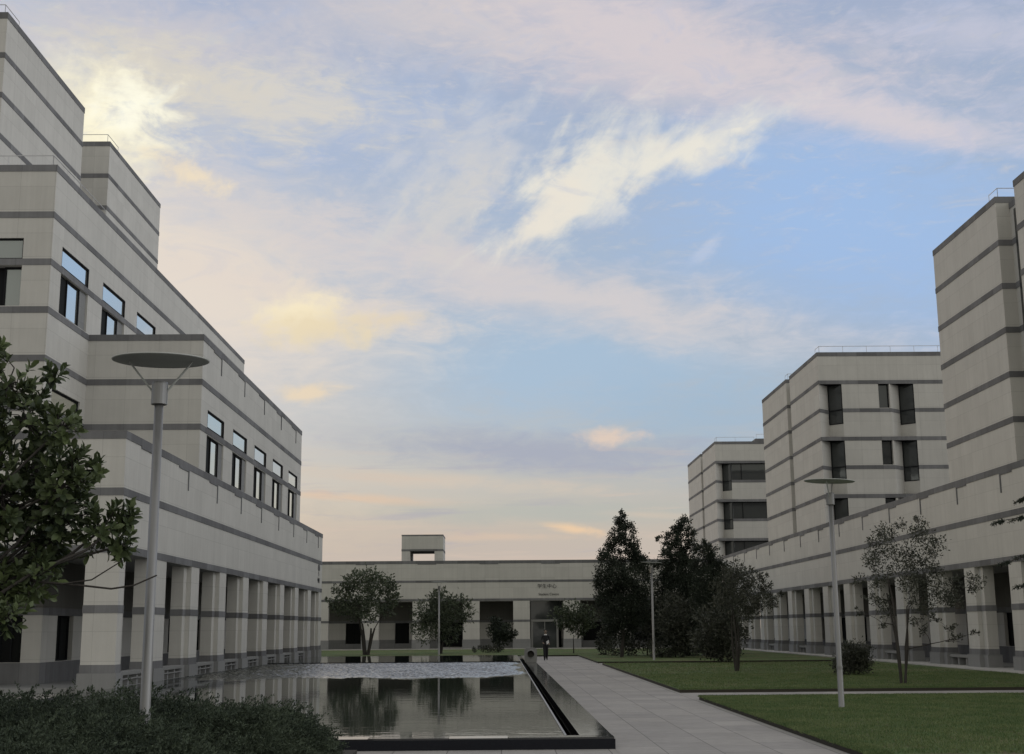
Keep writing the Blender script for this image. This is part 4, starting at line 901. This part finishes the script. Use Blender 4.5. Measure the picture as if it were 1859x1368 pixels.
J = [((0, 0, .95), .135, .11), ((0, .0, 1.12), .125, .10), ((0, .0, 1.30), .155, .105), ((0, .01, 1.42), .12, .085), ((0, .0, 1.50), .05, .05), ((0, -.005, 1.58), .055, .06), ((0, -.01, 1.66), .075, .085), ((0, -.005, 1.73), .05, .06),
     ((-.17, .01, 1.40), .06, .055), ((-.23, .02, 1.16), .045, .045), ((-.16, -.17, 1.03), .034, .034),
     ((.17, .01, 1.40), .06, .055), ((.24, .03, 1.15), .045, .045), ((.20, -.14, .98), .034, .034),
     ((-.08, 0, .88), .10, .10), ((-.07, -.10, .50), .08, .08), ((-.065, -.08, .12), .06, .06), ((-.085, -.20, .045), .038, .032),
     ((.08, 0, .88), .10, .10), ((.07, .04, .50), .08, .08), ((.065, .20, .17), .06, .06), ((.085, .14, .05), .036, .03)]
E_ = [(0, 1), (1, 2), (2, 3), (3, 4), (4, 5), (5, 6), (6, 7), (3, 8), (8, 9), (9, 10), (3, 11), (11, 12), (12, 13), (0, 14), (14, 15), (15, 16), (16, 17), (0, 18), (18, 19), (19, 20), (20, 21)]
def person_mesh():
    bm = bmesh.new(); sl = bm.verts.layers.skin.verify(); vs = []
    for p, rx, ry in J:
        v = bm.verts.new(p); v[sl].radius = (rx, ry); vs.append(v)
    vs[0][sl].use_root = True
    for a, c in E_: bm.edges.new((vs[a], vs[c]))
    return bm
def skin_obj(name, JJ, EE, m, parent, sub=2):
    bm = bmesh.new(); sl = bm.verts.layers.skin.verify(); vs = []
    for p, rx, ry in JJ: v = bm.verts.new(p); v[sl].radius = (rx, ry); vs.append(v)
    vs[0][sl].use_root = True
    for a, c in EE: bm.edges.new((vs[a], vs[c]))
    me = bpy.data.meshes.new(name); bm.to_mesh(me); bm.free(); o = bpy.data.objects.new(name+'_t', me); COL.objects.link(o)
    o.modifiers.new('s', 'SKIN'); sb = o.modifiers.new('u', 'SUBSURF'); sb.levels = sub; sb.render_levels = sub
    dg = bpy.context.evaluated_depsgraph_get(); me2 = bpy.data.meshes.new_from_object(o.evaluated_get(dg)); bpy.data.objects.remove(o)
    me2.name = name; me2.materials.clear()
    for q in (m if isinstance(m, (list, tuple)) else [m]): me2.materials.append(q)
    for f_ in me2.polygons: f_.use_smooth = True
    o2 = bpy.data.objects.new(name, me2); COL.objects.link(o2); o2.parent = parent; return o2
body = skin_obj('body', J, E_, [skin, suit, shirt], pe)
for f_ in body.data.polygons:
    c = f_.center; f_.material_index = 0 if c.z > 1.50 else (2 if c.z > 1.455 and abs(c.x) < .09 else 1)
# face features, ears
b = MB(); b.tube((0, -.09, 1.665), (0, -.118, 1.64), .008, .014, 6)
for s_ in (-1, 1): b.tube((s_*.078, .0, 1.66), (s_*.09, .01, 1.67), .02, .024, 8)
b.build('nose_and_ears', skin, pe)
b = MB()
for s_ in (-1, 1): b.tube((s_*.03, -.088, 1.685), (s_*.03, -.098, 1.685), .011, .008, 8)
b.tube((-.024, -.092, 1.612), (.024, -.092, 1.612), .005, .005, 6); b.build('eyes_and_mouth', M['ink'], pe)
skin_obj('hair', [((0, .01, 1.71), .084, .09), ((0, .035, 1.74), .07, .075), ((0, .06, 1.66), .06, .05)], [(0, 1), (1, 2)], hair, pe)
for s_, wr in ((-1, (-.16, -.17, 1.03)), (1, (.20, -.14, .98))):
    w_ = Vector(wr); dirv = Vector((.75*(-s_)*.3+.1, -.8, -.25)).normalized(); sv = dirv.cross(Vector((0, 0, 1))).normalized(); nv = sv.cross(dirv)
    pal = w_+dirv*.055
    JJ = [(tuple(w_), .027, .024), (tuple(pal), .034, .02)]; EE = [(0, 1)]
    for i, (off, ln) in enumerate(((-.03, .062), (-.01, .072), (.01, .068), (.028, .052))):
        a0 = pal+dirv*.035+sv*off; a1 = a0+dirv*ln*.5-nv*.008; a2 = a1+dirv*ln*.35-nv*.03
        k = len(JJ); JJ += [(tuple(a0), .009, .009), (tuple(a1), .0085, .0085), (tuple(a2), .007, .007)]; EE += [(1, k), (k, k+1), (k+1, k+2)]
    th0 = w_+dirv*.03-sv*.035*s_; th1 = th0-sv*.02*s_+dirv*.04-nv*.02; k = len(JJ); JJ += [(tuple(th0), .011, .011), (tuple(th1), .009, .009)]; EE += [(1, k), (k, k+1)]
    skin_obj('hand', JJ, EE, skin, pe, 1)
b = MB(); q = [Vector((.02, -.30, 1.08)), Vector((.16, -.26, 1.18)), Vector((.20, -.22, 1.02)), Vector((.06, -.26, .92))]
b.quad(*[tuple(v) for v in q]); b.quad(*[tuple(v+Vector((.004, .014, 0))) for v in reversed(q)])
pp = b.build('papers', shirt); pp.location = (2.58, 75.5, 0)
for i in range(4): pass
tag(pp, 'pale sheet of papers held in front of the walking person', 'papers')
